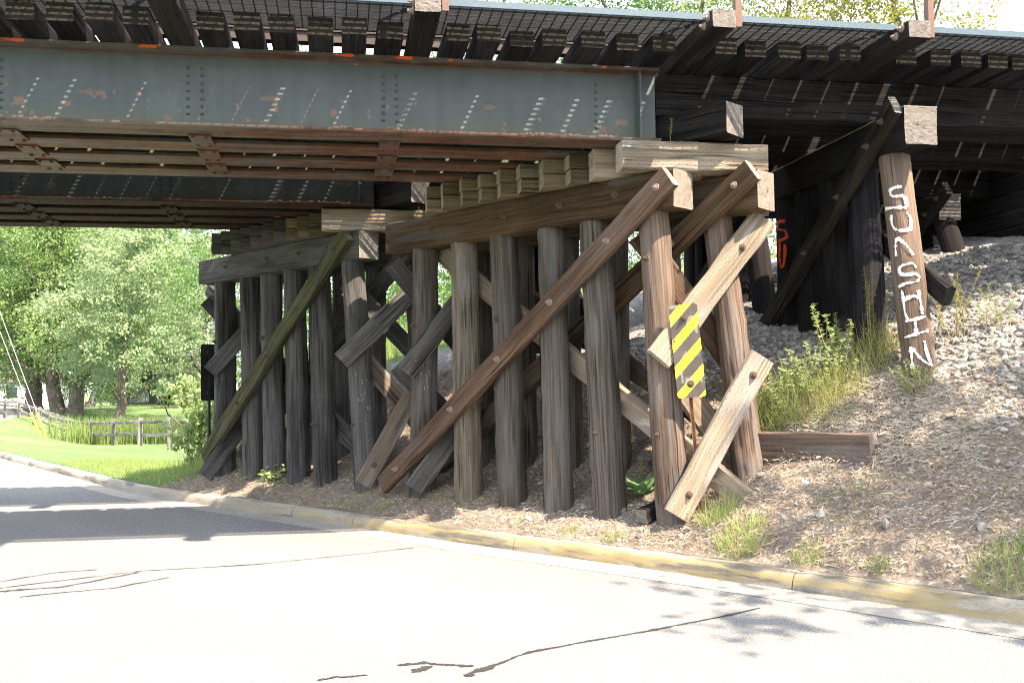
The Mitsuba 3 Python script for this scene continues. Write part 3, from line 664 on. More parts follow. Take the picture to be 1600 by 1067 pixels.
brace(p, W(.20, .39, 3.2), W(1.45, .39, 1.5), .26, .085, -TT, 3, 307, ())
brace(p, W(.45, .36, 1.85), W(1.30, .36, .62), .26, .085, -TT, 12, 308, ())
brace(p, W(-1.35, 2.86, 2.80), W(-2.12, 2.84, 1.80), .25, .085, -TT, 9, 309, (.86,), label=None)
brace(p, W(-1.20, 2.84, 1.45), W(-2.03, 2.83, .33), .25, .085, -TT, 9, 310, (.88,))
brace(p, W(-2.25, 3.42, 3.25), W(-.9, 3.42, 1.6), .25, .085, -TT, 9, 311, ())
brace(p, W(-2.2, 3.42, 1.9), W(-.8, 3.42, .5), .25, .085, -TT, 9, 312, ())
def flecks(par, p0, p1, r, vd, z0, z1, n, seed):
    rg = np.random.default_rng(seed); L = []
    for _ in range(n):
        a, z = rg.normal(0, r * .4), rg.uniform(z0, z1); L.append([(a, z), (a + rg.normal(0, .006), z - rg.uniform(.01, .06))])
    part(par, 'paint_fleck', strokes(L, lambda z: p0 + (p1 - p0) * ((z - p0[2]) / (p1[2] - p0[2])), r, vd, .008, 'sign_back'), stuff=True)
flecks(p, P(3.985, .17, .2), P(3.90, .17, 3.385), .162, (.25, -.968, 0), 1.62, 1.98, 16, 1)
# the cap that carries the ends of the timber stringers, on top of the bearing timbers
def stringer_cap(par, e0, e1, seed): return part(par, 'stringer_cap', timber(P(e0, .48, 4.268), P(e1, .48, 4.268), .32, .325, 13, seed), 'black cap timber on top of the bearing timbers')
stringer_cap(p, -.52, 3.5, 320)
fb = [(-3.16, 4.135), (-3.37, 4.466), (-3.54, 4.70), (-3.71, 4.93), (-3.90, 5.14), (-4.08, 5.36), (-4.27, 5.61), (-4.447, 5.86), (-4.61, 6.04), (-4.77, 6.22), (-4.94, 6.48)]
p2 = pier('farther timber pier of dark grey piles with a long mossy brace, beside the road', farA, farB, (5.08, 9.52, 9), (4.35, 9.0, 9), fb, 1.60, 2, {(0, 0): (9, 'leaning end pile streaked with white')}, False)
brace(p2, P(5.27, -.055, 3.74), P(9.2, -.055, .50), .25, .10, -NN, 4, 401, (.06, .3, .5, .72), 'bolt_steel', 'long mossy green brace with a crack near its foot', bow=.02)
brace(p2, P(4.6, .645, 3.66), P(9.3, .645, .45), .25, .10, -NN, 9, 402, ())
brace(p2, P(9.9, .395, 3.36), P(5.3, .395, .55), .25, .10, -NN, 9, 403, ())
brace(p2, W(-1.80, 4.02, 3.08), W(-2.92, 3.98, 1.98), .26, .085, -TT, 9, 405, (.12, .86), label='dark grey plank bolted across the leaning pile')
brace(p2, W(-1.90, 3.95, 1.62), W(-2.64, 3.93, .30), .24, .085, -TT, 12, 406, (.80,), label='grey plank at the foot of the leaning pile')
brace(p2, W(-2.85, 4.55, 3.12), W(-1.75, 4.55, 1.95), .25, .085, -TT, 9, 407, ())
brace(p2, W(-2.7, 4.55, 2.15), W(-1.45, 4.55, .62), .25, .085, -TT, 12, 408, ())
brace(p2, W(-4.05, 6.95, 3.0), W(-5.02, 6.93, 1.90), .25, .085, -TT, 9, 409, ())
brace(p2, W(-4.2, 6.93, 1.45), W(-5.10, 6.90, .22), .25, .085, -TT, 9, 410, ())
brace(p2, W(-5.15, 7.45, 3.12), W(-3.7, 7.45, 1.6), .25, .085, -TT, 9, 411, ())
brace(p2, W(-5.1, 7.45, 1.75), W(-3.6, 7.45, .6), .25, .085, -TT, 9, 412, ())
stringer_cap(p2, 4.35, 8.3, 420)
flecks(p2, P(5.12, .17, .2), P(5.46, .17, 3.385), .164, (.2, -.98, 0), .8, 1.9, 20, 2)

# ------------------------------------------------------------------ bents under the timber spans to the right
WHITE = [[(0.043, 3.654), (-0.023, 3.649), (-0.073, 3.62), (-0.074, 3.576), (-0.034, 3.551), (0.032, 3.556), (0.06, 3.51), (0.063, 3.426)], [(-0.139, 3.434), (-0.051, 3.431), (0.062, 3.422)], [(-0.088, 3.357), (-0.096, 3.281), (-0.075, 3.204), (-0.0, 3.176), (0.07, 3.193), (0.087, 3.289), (0.056, 3.368)], [(-0.092, 2.912), (-0.083, 3.041), (-0.058, 3.094), (0.004, 3.035), (0.068, 2.913)], [(0.081, 2.773), (0.048, 2.825), (-0.021, 2.815), (-0.078, 2.775), (-0.075, 2.728), (-0.02, 2.705), (0.06, 2.715), (0.1, 2.675), (0.065, 2.63), (-0.022, 2.618), (-0.102, 2.585)], [(-0.079, 2.548), (-0.072, 2.441), (-0.074, 2.336), (-0.055, 2.241)], [(-0.062, 2.441), (0.019, 2.479), (0.074, 2.456)], [(0.074, 2.54), (0.081, 2.434), (0.083, 2.288)], [(-0.077, 2.22), (0.011, 2.238), (0.109, 2.266)], [(0.01, 2.228), (0.008, 2.123), (0.001, 2.061)], [(-0.105, 2.054), (-0.006, 2.082), (0.121, 2.12)], [(0.072, 2.018), (0.079, 1.914), (0.112, 1.76), (0.039, 1.812), (-0.041, 1.938)], [(-0.058, 1.959), (-0.064, 1.732)]]
RED = [[(-0.068, 3.714), (-0.153, 3.73), (-0.16, 3.64), (-0.071, 3.59), (-0.051, 3.522), (-0.116, 3.48), (-0.16, 3.472)], [(-0.139, 3.437), (-0.148, 3.258), (-0.125, 3.111), (-0.098, 3.165), (-0.077, 3.344), (-0.092, 3.412)]]
def bent(label, s0, t0, seed, graffiti=False, over=.49):
    k = thing('timber_bent', label, 'bridge pier')
    part(k, 'cap', timber(W(s0 - .01, t0 - over, 4.222), W(s0 - .01, t0 + 2.8, 4.222), .365, .38, 13, seed, rough=.003), 'black cap timber with a sunlit sawn end' if graffiti else None)
    part(k, 'cap_board', timber(W(s0 - .01, t0 - over - .003, 4.4205), W(s0 - .01, t0 + 2.8, 4.4205), .375, .012, 12, seed + 1, rough=.001, chamf=.002))
    for j, t in enumerate((.68, 1.38, 1.95, 2.5)):
        q = W(s0, t0 + t); g = gz(q[0], q[1])
        pl = part(k, 'pile', log(W(s0, t0 + t - (.06 if j == 0 else 0), g - .5), W(s0, t0 + t, 4.03), .185, .17, 6 if j else 11, seed + 5 + j))
        if graffiti and j == 3: part(pl, 'graffiti', strokes(RED, lambda z: W(s0, t0 + t, z), .180, (-.278, -.960, 0), .036, 'paint_red'), 'red painted letters')
    q = W(s0, t0 - .36); g = gz(q[0], q[1])
    foot, head = W(s0, t0 - .36 - .03, g - .45), W(s0, t0 + .04, 4.03)
    pl = part(k, 'pile', log(foot, head, .170, .160, 8 if graffiti else 6, seed + 20, rough=.005, checks=0), 'leaning red brown pile with white painted letters' if graffiti else None)
    if graffiti: part(pl, 'graffiti', strokes(WHITE, lambda z: foot + (head - foot) * ((z - foot[2]) / (head[2] - foot[2])), .166, (-.380, -.925, 0), .028, 'paint_white'), 'white painted letters running down the pile')
    brace(k, W(s0 - .235, t0 - .40, 4.46), W(s0 - .235, t0 + 2.9, 2.33), .25, .09, -B, 14 if graffiti else 6, seed + 30, (.06, .15, .35, .6))
    brace(k, W(s0 + .235, t0 - .50, 2.46), W(s0 + .235, t0 + 2.5, 4.35), .21, .09, -B, 6, seed + 31, ())
    return k
bent('timber bent under the near approach span, its leaning end pile lettered in white paint', 2.96, 0.0, 500, True)
bent('black timber bent under the far approach, highest on the bank', 2.96 + 3.2, DT, 600, over=.12)
bent('black timber bent in the dark under the far approach, halfway up the bank', 2.96 + .1, DT, 700, over=.12)
bent('black timber bent under the far approach, glimpsed between the near piles', 2.96 + DS, DT, 800, over=.12)
# dark plank walls that end the bank below the tracks
for s, t, lab in ((9.0, 0, 'dark plank wall closing the bank under the near approach'), (7.1, DT, 'dark plank wall closing the bank under the far approach')):
    k = thing('abutment_wall', lab, 'wall')
    for i, z in enumerate(np.arange(3.0, 4.85, .26)): part(k, 'plank', timber(W(s, t - 1.2, z), W(s, t + 6.2, z), .09, .25, 6, 900 + i))

# ------------------------------------------------------------------ signs
def sign(label, c, face, tilt, foot, fmat, part_label=None):
    k = thing('hazard_sign', label, 'sign')
    f = unit(face); up = unit(Z + tilt); x = unit(np.cross(up, f)); up = np.cross(f, x); w, h, r = .280, .935, .035
    pts = []
    for cx, cy, a0 in ((w / 2 - r, -h / 2 + r, -90), (w / 2 - r, h / 2 - r, 0), (-w / 2 + r, h / 2 - r, 90), (-w / 2 + r, -h / 2 + r, 180)):
        for a in np.radians(np.linspace(a0, a0 + 90, 6)): pts.append((cx + r * math.cos(a), cy + r * math.sin(a)))
    pts = np.array(pts); m = len(pts); i = np.arange(m); n = (i + 1) % m
    F = c + pts[:, :1] * x + pts[:, 1:] * up; G = F - f * .004
    fv = np.vstack([F, c]); uv = np.vstack([pts, [0, 0]]) + [w / 2, h / 2]
    part(k, 'face', MB().add(fv, np.stack([i, n, np.full(m, m)], 1), uv).ply(fmat), part_label)
    part(k, 'back', MB().add(np.vstack([F - f * .0005, G]), np.stack([i, n, n + m, i + m], 1)).add(np.vstack([G, c - f * .004]), np.stack([n, i, np.full(m, m)], 1)).ply('sign_back' if fmat == 'sign_face' else 'black_paint', uv=False))
    top = c + up * .40 - f * .02
    mb = MB(); d = unit(top - foot)
    for o, ww, hh in ((-f * .028, .034, .006), (x * .017 - f * .012, .005, .03), (-x * .017 - f * .012, .005, .03)): mb.add(*bar(foot + o, top + o, ww, hh, f))
    part(k, 'post', mb.ply('rusty_steel' if fmat == 'sign_face' else 'black_paint', uv=False), 'rusty steel channel post' if fmat == 'sign_face' else None)
    for s in (-.33, .33): bolt(k, c + up * s + f * .001, f)
    return k
sign('yellow and black striped hazard sign on a rusty post by the end pile', np.array([1.746, 9.688, 1.935]), (-.16, -.985, .03), np.array([-.075, .035, 0]), np.array([1.895, 9.845, .05]), 'sign_face', 'slanting yellow and black stripes')
sign('black back of a hazard sign beyond the far end of the pier', np.array([-5.06, 16.2, 1.90]), (-.75, .66, 0), np.array([0, 0, 0]), np.array([-5.06, 16.2, -.1]), 'black_paint')

# ------------------------------------------------------------------ timber lying on the bank
k = thing('timber_beam', 'old dark timber set into the bank beside the split leaning pile', 'timber')
scene[k] = timber(np.array([2.36, 10.36, .93]), np.array([3.46, 9.34, .95]), .24, .33, 8, 31, rough=.007)
k = thing('timber_offcut', 'short dark timber block on the dirt at the foot of the end pile', 'timber')
scene[k] = timber(np.array([1.29, 9.93, .27]), np.array([1.62, 10.25, .36]), .15, .14, 13, 32)
k = thing('rotten_board', 'rotten grey board lying on the gravel slope below the lettered pile', 'board')
scene[k] = timber(np.array([4.05, 9.15, 1.27]), np.array([4.5, 9.24, 1.33]), .10, .03, 12, 33, rough=.008)
k = thing('wood_splinter', 'pale splinter of wood on the shaded bank above the kerb', 'stick')
scene[k] = timber(np.array([3.84, 8.87, .97]), np.array([3.93, 9.06, 1.05]), .03, .02, 5, 34, rough=.003, chamf=.004)
k = thing('fallen_plank', 'brown plank lying on the dirt behind the front piles', 'board')
scene[k] = timber(np.array([1.55, 11.1, .72]), np.array([1.95, 10.9, .80]), .16, .05, 7, 35, rough=.006)

# ------------------------------------------------------------------ plants
def blades(base, dirs, L, w, rng, droop=.6, seg=3):
    """grass blades: base points, unit leaning directions, lengths"""
    n = len(base); a = rng.uniform(0, 6.28, n); sd = np.stack([np.cos(a), np.sin(a), 0 * a], 1)
    V = []
    for k_ in range(seg + 1):
        u = k_ / seg; c = base + dirs * (L * u)[:, None] + np.array([0, 0, -1.0]) * (L * droop * u * u * (1 - dirs[:, 2]))[:, None]
        ww = (w * (1 - u ** 1.5))[:, None] if k_ < seg else np.zeros((n, 1)) + 1e-4
        V += [c - sd * ww, c + sd * ww]
    V = np.stack(V, 1); m = 2 * (seg + 1)
    f = np.vstack([[[2 * i, 2 * i + 1, 2 * i + 3], [2 * i, 2 * i + 3, 2 * i + 2]] for i in range(seg)])
    return V.reshape(-1, 3), (f[None] + m * np.arange(n)[:, None, None]).reshape(-1, 3)
def leaves(p, d, nrm, L, w, fold=.15):
    """simple folded leaves from points p along d"""
    s = np.cross(d, nrm); s /= np.linalg.norm(s, axis=1, keepdims=True) + 1e-9; nn = np.cross(s, d)
    L, w = np.broadcast_to(L, len(p))[:, None], np.broadcast_to(w, len(p))[:, None]
    v = np.stack([p, p + d * L * .45 + s * w + nn * w * fold, p + d * L, p + d * L * .45 - s * w + nn * w * fold], 1)
    return v.reshape(-1, 3), (np.array([[0, 1, 2], [0, 2, 3]])[None] + 4 * np.arange(len(p))[:, None, None]).reshape(-1, 3)
def rdirs(n, rng): v = rng.normal(size=(n, 3)); return v / np.linalg.norm(v, axis=1, keepdims=True)
def tri(v, f, mat): return mikit.ply(trimesh.Trimesh(v, f, process=False), mat)
_pr = np.random.default_rng(77)
def grass_tuft(label, x, y, r, h, n, mats=('grass_green', 'grass_dry'), mix_=.75, group=None):
    k = thing('grass_tuft', label, 'grass', group)
    for mat, fr in zip(mats, (mix_, 1 - mix_)):
        m = int(n * fr)
        if m < 3: continue
        a, q = _pr.uniform(0, 6.28, m), r * np.sqrt(_pr.random(m)); b = np.stack([x + q * np.cos(a), y + q * np.sin(a), 0 * a], 1); b[:, 2] = surf(b[:, 0], b[:, 1])
        d = np.stack([np.cos(a) * q / r * .7 + _pr.normal(0, .42, m), np.sin(a) * q / r * .7 + _pr.normal(0, .42, m), np.ones(m)], 1); d /= np.linalg.norm(d, axis=1, keepdims=True)
        part(k, 'green_blades' if mat == mats[0] else 'dry_blades', tri(*blades(b, d, h * _pr.uniform(.3, 1.2, m), np.full(m, .0036), _pr, droop=1.0), mat), stuff=True)
    return k
def leafy_weed(label, pos, h, nst, spread, L, w, mat='leaf_weed', density=44, cat='weed', group=None, lean=(0, 0, 0)):
    k = thing('leafy_weed', label, cat, group); pos = np.asarray(pos, float); st_ = MB(); P_, D_, N_, S_ = [], [], [], []
    for _ in range(nst):
        b = pos + np.array([*_pr.normal(0, spread * .35, 2), 0]); top = b + np.array([*_pr.normal(0, spread * .6, 2), h * _pr.uniform(.6, 1.05)]) + np.array(lean)
        b[2] = min(b[2], pos[2]) - .02
        st_.add(*_cyl(b, top, .004 + .003 * h, 5, .002))
        for u in np.sqrt(_pr.uniform(.06, 1, max(4, int(density * h)))):
            a = _pr.uniform(0, 6.28); d = unit([math.cos(a), math.sin(a), _pr.uniform(-.1, .7)])
            P_.append(b + (top - b) * u); D_.append(d); N_.append(unit([_pr.normal(0, .4), _pr.normal(0, .4), 1])); S_.append(_pr.uniform(.6, 1.2) * (1.15 - .55 * u))
    S_ = np.array(S_); part(k, 'stem', st_.ply('grass_dry' if mat != 'leaf_mullein' else 'grass_green', uv=False))
    part(k, 'foliage', tri(*leaves(np.array(P_), np.array(D_), np.array(N_), L * S_, w * S_), mat), stuff=True)
    return k
def at_en(e, n): x, y = en_xy(e, n); return float(x), float(y)
for lab, e, n, r, h, c in (('bright grass tuft between the crossed planks and the kerb', -.92, -.24, .22, .24, 420), ('grass tuft beside the foot of the lower pale plank', -.50, .05, .17, .28, 300), ('small grass tuft behind the kerb joint, right of the sign', -1.6, -.30, .13, .15, 150),
                           ('small grass tuft in the shade near the kerb, second from the right edge', -2.22, -.32, .09, .12, 110), ('grass tuft at the right edge of the picture behind the kerb', -3.2, -.24, .25, .27, 320), ('thin grass tuft behind the kerb below the middle piles', 4.2, -.30, .10, .14, 90),
                           ('low grass tuft at the shadow edge by the kerb, left of the end pile', .49, -.33, .12, .13, 90), ('sparse grass tuft close to the kerb, in front of the fourth pile', 1.09, -.31, .08, .08, 60), ('tiny grass tuft near the kerb, in front of the third pile', 1.8, -.25, .06, .07, 40)):
    grass_tuft(lab, *at_en(e, n), r, h, c)
rngp = np.random.default_rng(9)
V_, k = {'grass_green': MB(), 'grass_dry': MB()}, 'patch_grass'
for x, y, r, h, c, mx in ((2.75, 10.5, .30, .50, 420, .6), (3.1, 10.3, .35, .42, 520, .5), (3.45, 10.35, .30, .38, 420, .45), (2.9, 10.8, .3, .55, 380, .7), (3.9, 10.55, .28, .5, 380, .4), (4.15, 10.8, .2, .4, 260, .4), (2.45, 10.75, .22, .45, 280, .7), (3.3, 10.05, .3, .25, 300, .25)):
    for mat, fr in (('grass_green', mx), ('grass_dry', 1 - mx)):
        m = int(c * fr); a_, q_ = rngp.uniform(0, 6.28, m), r * np.sqrt(rngp.random(m)); b_ = np.stack([x + q_ * np.cos(a_), y + q_ * np.sin(a_), 0 * a_], 1); b_[:, 2] = surf(b_[:, 0], b_[:, 1])
        d_ = np.stack([rngp.normal(0, .5, m), rngp.normal(0, .5, m), np.ones(m)], 1); d_ /= np.linalg.norm(d_, axis=1, keepdims=True)
        V_[mat].add(*blades(b_, d_, h * rngp.uniform(.4, 1.1, m), np.full(m, .0035), rngp, droop=.9))
labels[k] = {'kind': 'stuff', 'label': 'tangle of tall green and dry grass on the bank behind the timber beam', 'category': 'grass'}
part(k, 'green_blades', V_['grass_green'].ply('grass_green', uv=False), stuff=True); part(k, 'dry_blades', V_['grass_dry'].ply('grass_dry', uv=False), stuff=True)
for lab, x, y, h, ns, sp, L, w in (('leafy green weed in the patch on the bank, left one', 2.85, 10.45, .62, 16, .30, .075, .024), ('leafy green weed in the patch on the bank, middle one', 3.2, 10.4, .66, 18, .28, .075, .024), ('leafy green weed in the patch on the bank, beside the dark pile', 3.55, 10.55, .80, 14, .2, .08, .024)):
    leafy_weed(lab, (x, y, gz(x, y)), h, ns, sp, L, w)
leafy_weed('feathery pale weed against the foot of the lettered pile', (4.02, 9.72, gz(4.02, 9.72)), .36, 16, .20, .05, .006, 'leaf_weed', 130)
leafy_weed('feathery weed growing beside the leaning lettered pile, higher up', (3.95, 10.6, gz(3.95, 10.6)), 1.05, 5, .16, .07, .008, 'leaf_yellow', 75)
leafy_weed('flowering feathery weed on the gravel slope right of the lettered pile', (4.75, 10.35, gz(4.75, 10.35)), .80, 7, .30, .06, .007, 'leaf_yellow', 75)
leafy_weed('low feathery weed on the gravel slope at the end of the brace', (5.15, 10.3, gz(5.15, 10.3)), .45, 9, .26, .06, .007, 'leaf_weed', 90)
x, y = at_en(7.0, -.16); leafy_weed('young shrub with broad leaves at the foot of the dark piles near the kerb', (x, y, gz(x, y)), .36, 9, .34, .14, .042, 'leaf_weed', 30, 'shrub')
leafy_weed('thin weed growing out of the bearing timber, left of the striped cap end', W(.46, .12, 4.10), .38, 1, .03, .045, .009, 'leaf_weed', 120)
leafy_weed('tall thin weed growing out of the bearing timber near the striped cap end', W(.72, .14, 4.10), .50, 1, .03, .05, .011, 'leaf_weed', 120)
for j in range(4): leafy_weed('small weed on the farther bearing timber, ' + ('leftmost of four', 'second of four', 'third of four', 'rightmost of four')[j], W(fb[0][0] + .45 + .3 * j, fb[0][1] + .08, 4.10), .20, 2, .05, .035, .008, 'leaf_weed', 120)
x, y = at_en(.76, .50); z = gz(x, y)
k = thing('broadleaf_rosette', 'rosette of broad pale green leaves between the two nearest front piles', 'weed')
nl = 16; a = np.linspace(0, 6.28, nl, False) + rngp.normal(0, .2, nl); el = rngp.uniform(.12, .95, nl)
D_ = np.stack([np.cos(a) * np.cos(el), np.sin(a) * np.cos(el), np.sin(el)], 1)
part(k, 'leaf_rosette', tri(*leaves(np.tile([x, y, z + .03], (nl, 1)), D_, np.tile([0, 0, 1.0], (nl, 1)) + rngp.normal(0, .2, (nl, 3)), rngp.uniform(.22, .36, nl), .068, .3), 'leaf_mullein'), stuff=True)
leafy_weed('single drooping weed stalk above the broad leaved rosette', (x + .03, y + .15, z + .0), .58, 2, .04, .05, .009, 'leaf_weed', 120)
# individual stones
k0 = np.random.default_rng(21)
for i, (e, n, r, m, lab) in enumerate(((-1.55, .05, .040, 'stone_pale', 'pale stone on the dirt halfway between the kerb joint and the timber beam'), (-2.15, .0, .045, 'stone_dark', 'grey blue stone in the tree shade on the bank above the kerb'), (-2.9, .05, .04, 'stone_pale', 'pale stone near the grass tuft at the right edge'),
                                    (-1.2, .45, .035, 'stone_pale', 'pale stone just below the timber beam'), (-1.95, 1.3, .05, 'stone_dark', 'dark stone on the needles behind the right end of the timber beam'), (-.62, .66, .045, 'stone_pale', 'pale stone beside the foot of the split leaning pile'))):
    x, y = at_en(e, n); k = thing('stone', lab, 'stone')
    s_ = trimesh.creation.icosphere(1); v = np.array(s_.vertices); v = v * (1 + 1.0 * (meshkit.noise(v * 1.9 + i * 5) - .5))[:, None] * r * k0.uniform(.6, 1.25, 3)
    scene[k] = mikit.ply(trimesh.Trimesh(v + [x, y, gz(x, y) + r * .3], s_.faces, process=False), m)

# lawn grass near the pier, and reeds round the pond
n = 46000; e = rngp.uniform(9.6, 17, n); q = rngp.uniform(0.05, 7, n) ** 1.0; x, y = en_xy(e, kn(e) + q)
kk = rngp.random(n) < sstep(9.6, 10.6, e); x, y = x[kk], y[kk]; n = len(x); b = np.stack([x, y, surf(x, y)], 1)
d = rngp.normal(0, .35, (n, 3)); d[:, 2] = 1; d /= np.linalg.norm(d, axis=1, keepdims=True)
part('lawn', 'grass_blades', tri(*blades(b, d, rngp.uniform(.05, .13, n), np.full(n, .0035), rngp, seg=2), 'grass_green'), stuff=True)
n = 30000; x = rngp.uniform(-6, 8, n); y = rngp.uniform(15, 26, n); s_, t_ = to_st(x, y); kk = (t_ > 7.6) & (rngp.random(n) < .8); x, y = x[kk], y[kk]; n = len(x); b = np.stack([x, y, surf(x, y)], 1)
d = rngp.normal(0, .3, (n, 3)); d[:, 2] = 1; d /= np.linalg.norm(d, axis=1, keepdims=True)
part('ground', 'tall_grass', tri(*blades(b, d, rngp.uniform(.15, .5, n), np.full(n, .007), rngp, seg=2), 'grass_green'), stuff=True)
n = 7000; u = rngp.random(n); x = -12.0 - 8.5 * u + rngp.normal(0, .8, n); y = 44.0 + rngp.uniform(0, 9, n); b = np.stack([x, y, surf(x, y)], 1)
d = rngp.normal(0, .12, (n, 3)); d[:, 2] = 1; d /= np.linalg.norm(d, axis=1, keepdims=True)
k = numbered('pond_reeds'); scene[k] = tri(*blades(b, d, rngp.uniform(.8, 1.5, n), np.full(n, .022), rngp, droop=.3), 'reed_green'); labels[k] = {'kind': 'stuff', 'label': 'tall green reeds behind the wooden fence', 'category': 'reeds'}

# ------------------------------------------------------------------ trees and shrubs
def crown(blobs, n, size, rng, mat, clump=26, flat=.6):
    """blobs: (centre, radii); leaves in clumps, denser towards the outside of each blob"""
    vol = np.array([np.prod(r) ** .75 for _, r in blobs]); P_, C_ = [], []
    for (c, r), m in zip(blobs, (n * vol / vol.sum() / clump).astype(int) + 1):
        u = rdirs(m, rng) * (rng.random((m, 1)) ** (1 / 3.6)); u *= (.72 + .56 * meshkit.noise(u * 2.3 + np.sum(c)))[:, None]
        cc = np.asarray(c) + u * r
        out = u / (np.linalg.norm(u, axis=1, keepdims=True) + 1e-6)
        for _ in range(1):
            off = rng.normal(0, 1, (m, clump, 3)) * (np.mean(r) * .11 * rng.uniform(.5, 1.3, (m, 1, 1))) * [1, 1, .65]
            P_.append((cc[:, None] + off).reshape(-1, 3)); C_.append(np.repeat(out, clump, 0))
    p, o = np.vstack(P_), np.vstack(C_); m = len(p)
    d = rdirs(m, rng) * .8 + o * .5 + [0, 0, -.25]; d /= np.linalg.norm(d, axis=1, keepdims=True)
    nn = rdirs(m, rng) * .8 + o * .35 + [0, 0, .7]
    L = size * rng.uniform(.6, 1.3, m)
    return tri(*leaves(p, d, nn, L, L * flat * .5), mat)
def limb(mb, a, b, r0, r1, rng, seg=4):
    p = np.linspace(a, b, seg + 1); p[1:-1] += rng.normal(0, np.linalg.norm(np.subtract(b, a)) * .035, (seg - 1, 3)); r = np.linspace(r0, r1, seg + 1)
    for i in range(seg): mb.add(*_cyl(p[i], p[i + 1], r[i], 8, r[i + 1]))
    return p
def tree(label, x, y, h, rad, leafs, size, mat, seed, low=.18, stems=1, tr=.3, lean=(0, 0), name='leafy_tree', group=None, nb=11):
    rng = np.random.default_rng(seed); k = thing(name, label, 'tree', group); z = gz(x, y); mb = MB(); blobs = []
    for s_ in range(stems):
        o = np.array([(s_ - (stems - 1) / 2) * tr * 2.0, rng.normal(0, .1), 0]); b = np.array([x, y, z - .3]) + o
        m = limb(mb, b, b + np.array([lean[0] * h * .4 + o[0] * 1.5, lean[1] * h * .4, h * .45]), tr * rng.uniform(.9, 1.1), tr * .6, rng)
        mb.add(*_cyl(b, b + [0, 0, .8], tr * 1.35, 9, tr * .98))
        limb(mb, m[-1], m[-1] + np.array([lean[0] * h * .3, lean[1] * h * .3, h * .42]), tr * .55, tr * .12, rng)
        for _ in range(6):
            q = m[rng.integers(1, 5)]; a = rng.uniform(0, 6.28); limb(mb, q, q + np.array([math.cos(a) * rad * .7, math.sin(a) * rad * .7, h * rng.uniform(.08, .3)]), tr * .3, tr * .06, rng)
    part(k, 'trunk', mb.ply('bark', True, uv=False))
    for i in range(nb):
        u = (i + .5) / nb; zz = z + h * (low + (1 - low) * u * .95); prof = math.sin(math.pi * (0.16 + .74 * u)) ** .7; a = i * 2.4 + rng.uniform(0, .8); rr = rad * prof
        blobs.append((np.array([x + lean[0] * h * u + math.cos(a) * rr * .5, y + lean[1] * h * u + math.sin(a) * rr * .5, zz]), np.array([rr * .68, rr * .68, h * (1 - low) * .17])))
    part(k, 'crown', crown(blobs, leafs, size, rng, mat), stuff=True)
    return k
def shrub(label, x, y, h, rad, n, size, mat, seed, group=None):
    rng = np.random.default_rng(seed); k = thing('shrub', label, 'shrub', group); z = gz(x, y); mb = MB()
    for _ in range(7): limb(mb, np.array([x, y, z - .1]), np.array([x, y, z]) + np.array([*rng.normal(0, rad * .5, 2), h * rng.uniform(.5, .9)]), .03, .008, rng)
    part(k, 'stem', mb.ply('bark', True, uv=False))
    bl = [(np.array([x + rng.normal(0, rad * .42), y + rng.normal(0, rad * .42), z + h * rng.uniform(.25, .8)]), np.array([rad * .5, rad * .5, h * .26])) for _ in range(8)]
    part(k, 'foliage', crown(bl, n, size, rng, mat), stuff=True)
def ux(px, Y): return (px - 800) / 1520 * Y
for lab, px, Y, h, rad, m, mat, low, st_, tr, ln in (
        ('big bright green maple with a thick trunk, leftmost behind the fence', 52, 82, 22, 7.0, 48000, 'leaf_maple', .16, 1, .75, (0, 0)),
        ('big bright green maple with a double trunk on the lawn behind the fence', 105, 78, 21, 7.5, 50000, 'leaf_maple', .14, 2, .62, (0, 0)),
        ('slender pale green willow with a grey trunk by the pond', 183, 70, 16, 5.5, 30000, 'leaf_willow', .22, 1, .42, (.12, 0)),
        ('green maple partly cut by the left edge of the picture', -45, 86, 22, 7.5, 34000, 'leaf_maple', .14, 1, .6, (0, 0)),
        ('deep green tree with a thin dark trunk in front of the white house', 240, 98, 19, 6.5, 36000, 'leaf_maple', .17, 1, .4, (0, 0)),
        ('green tree in the row behind the willow, on its left', 140, 112, 24, 8.5, 30000, 'leaf_maple', .10, 1, .5, (0, 0)),
        ('pale green tree close to the far end of the pier', 322, 92, 18, 6.0, 30000, 'leaf_willow', .20, 1, .35, (0, 0)),
        ('tall green tree in the back row on the far left', 10, 118, 25, 9.0, 20000, 'leaf_deep', .10, 1, .5, (0, 0)),
        ('green tree in the back row seen above the fence corner', 225, 125, 22, 9.5, 20000, 'leaf_deep', .12, 1, .5, (0, 0))):
    tree(lab, ux(px, Y), Y, h, rad, m, .25, mat, int(px) + 1000, low, st_, tr, ln)
for lab, px, Y, h, rad, m, mat, low in (
        ('green tree behind the piers, left of the gap between them', 470, 44, 17, 5.5, 30000, 'leaf_deep', .05), ('green tree right behind the gap between the two piers', 640, 40, 15, 5.0, 28000, 'leaf_deep', .05),
        ('green tree above the walkway, left of the middle', 800, 43, 27, 5.0, 38000, 'leaf_maple', .05), ('green tree with bare twigs above the walkway in the middle', 960, 41, 26, 4.6, 36000, 'leaf_deep', .05),
        ('green tree above the walkway left of the yellow tree', 1110, 40, 26, 4.2, 36000, 'leaf_maple', .05), ('yellow green tree above the right end of the walkway', 1260, 37, 25, 3.6, 30000, 'leaf_yellow', .15),
        ('yellow green tree farthest right above the walkway', 1425, 36, 25, 3.1, 24000, 'leaf_yellow', .2)):
    tree(lab, ux(px, Y), Y, h, rad, m, .155, mat, int(px) + 3000, low, 1, .28)
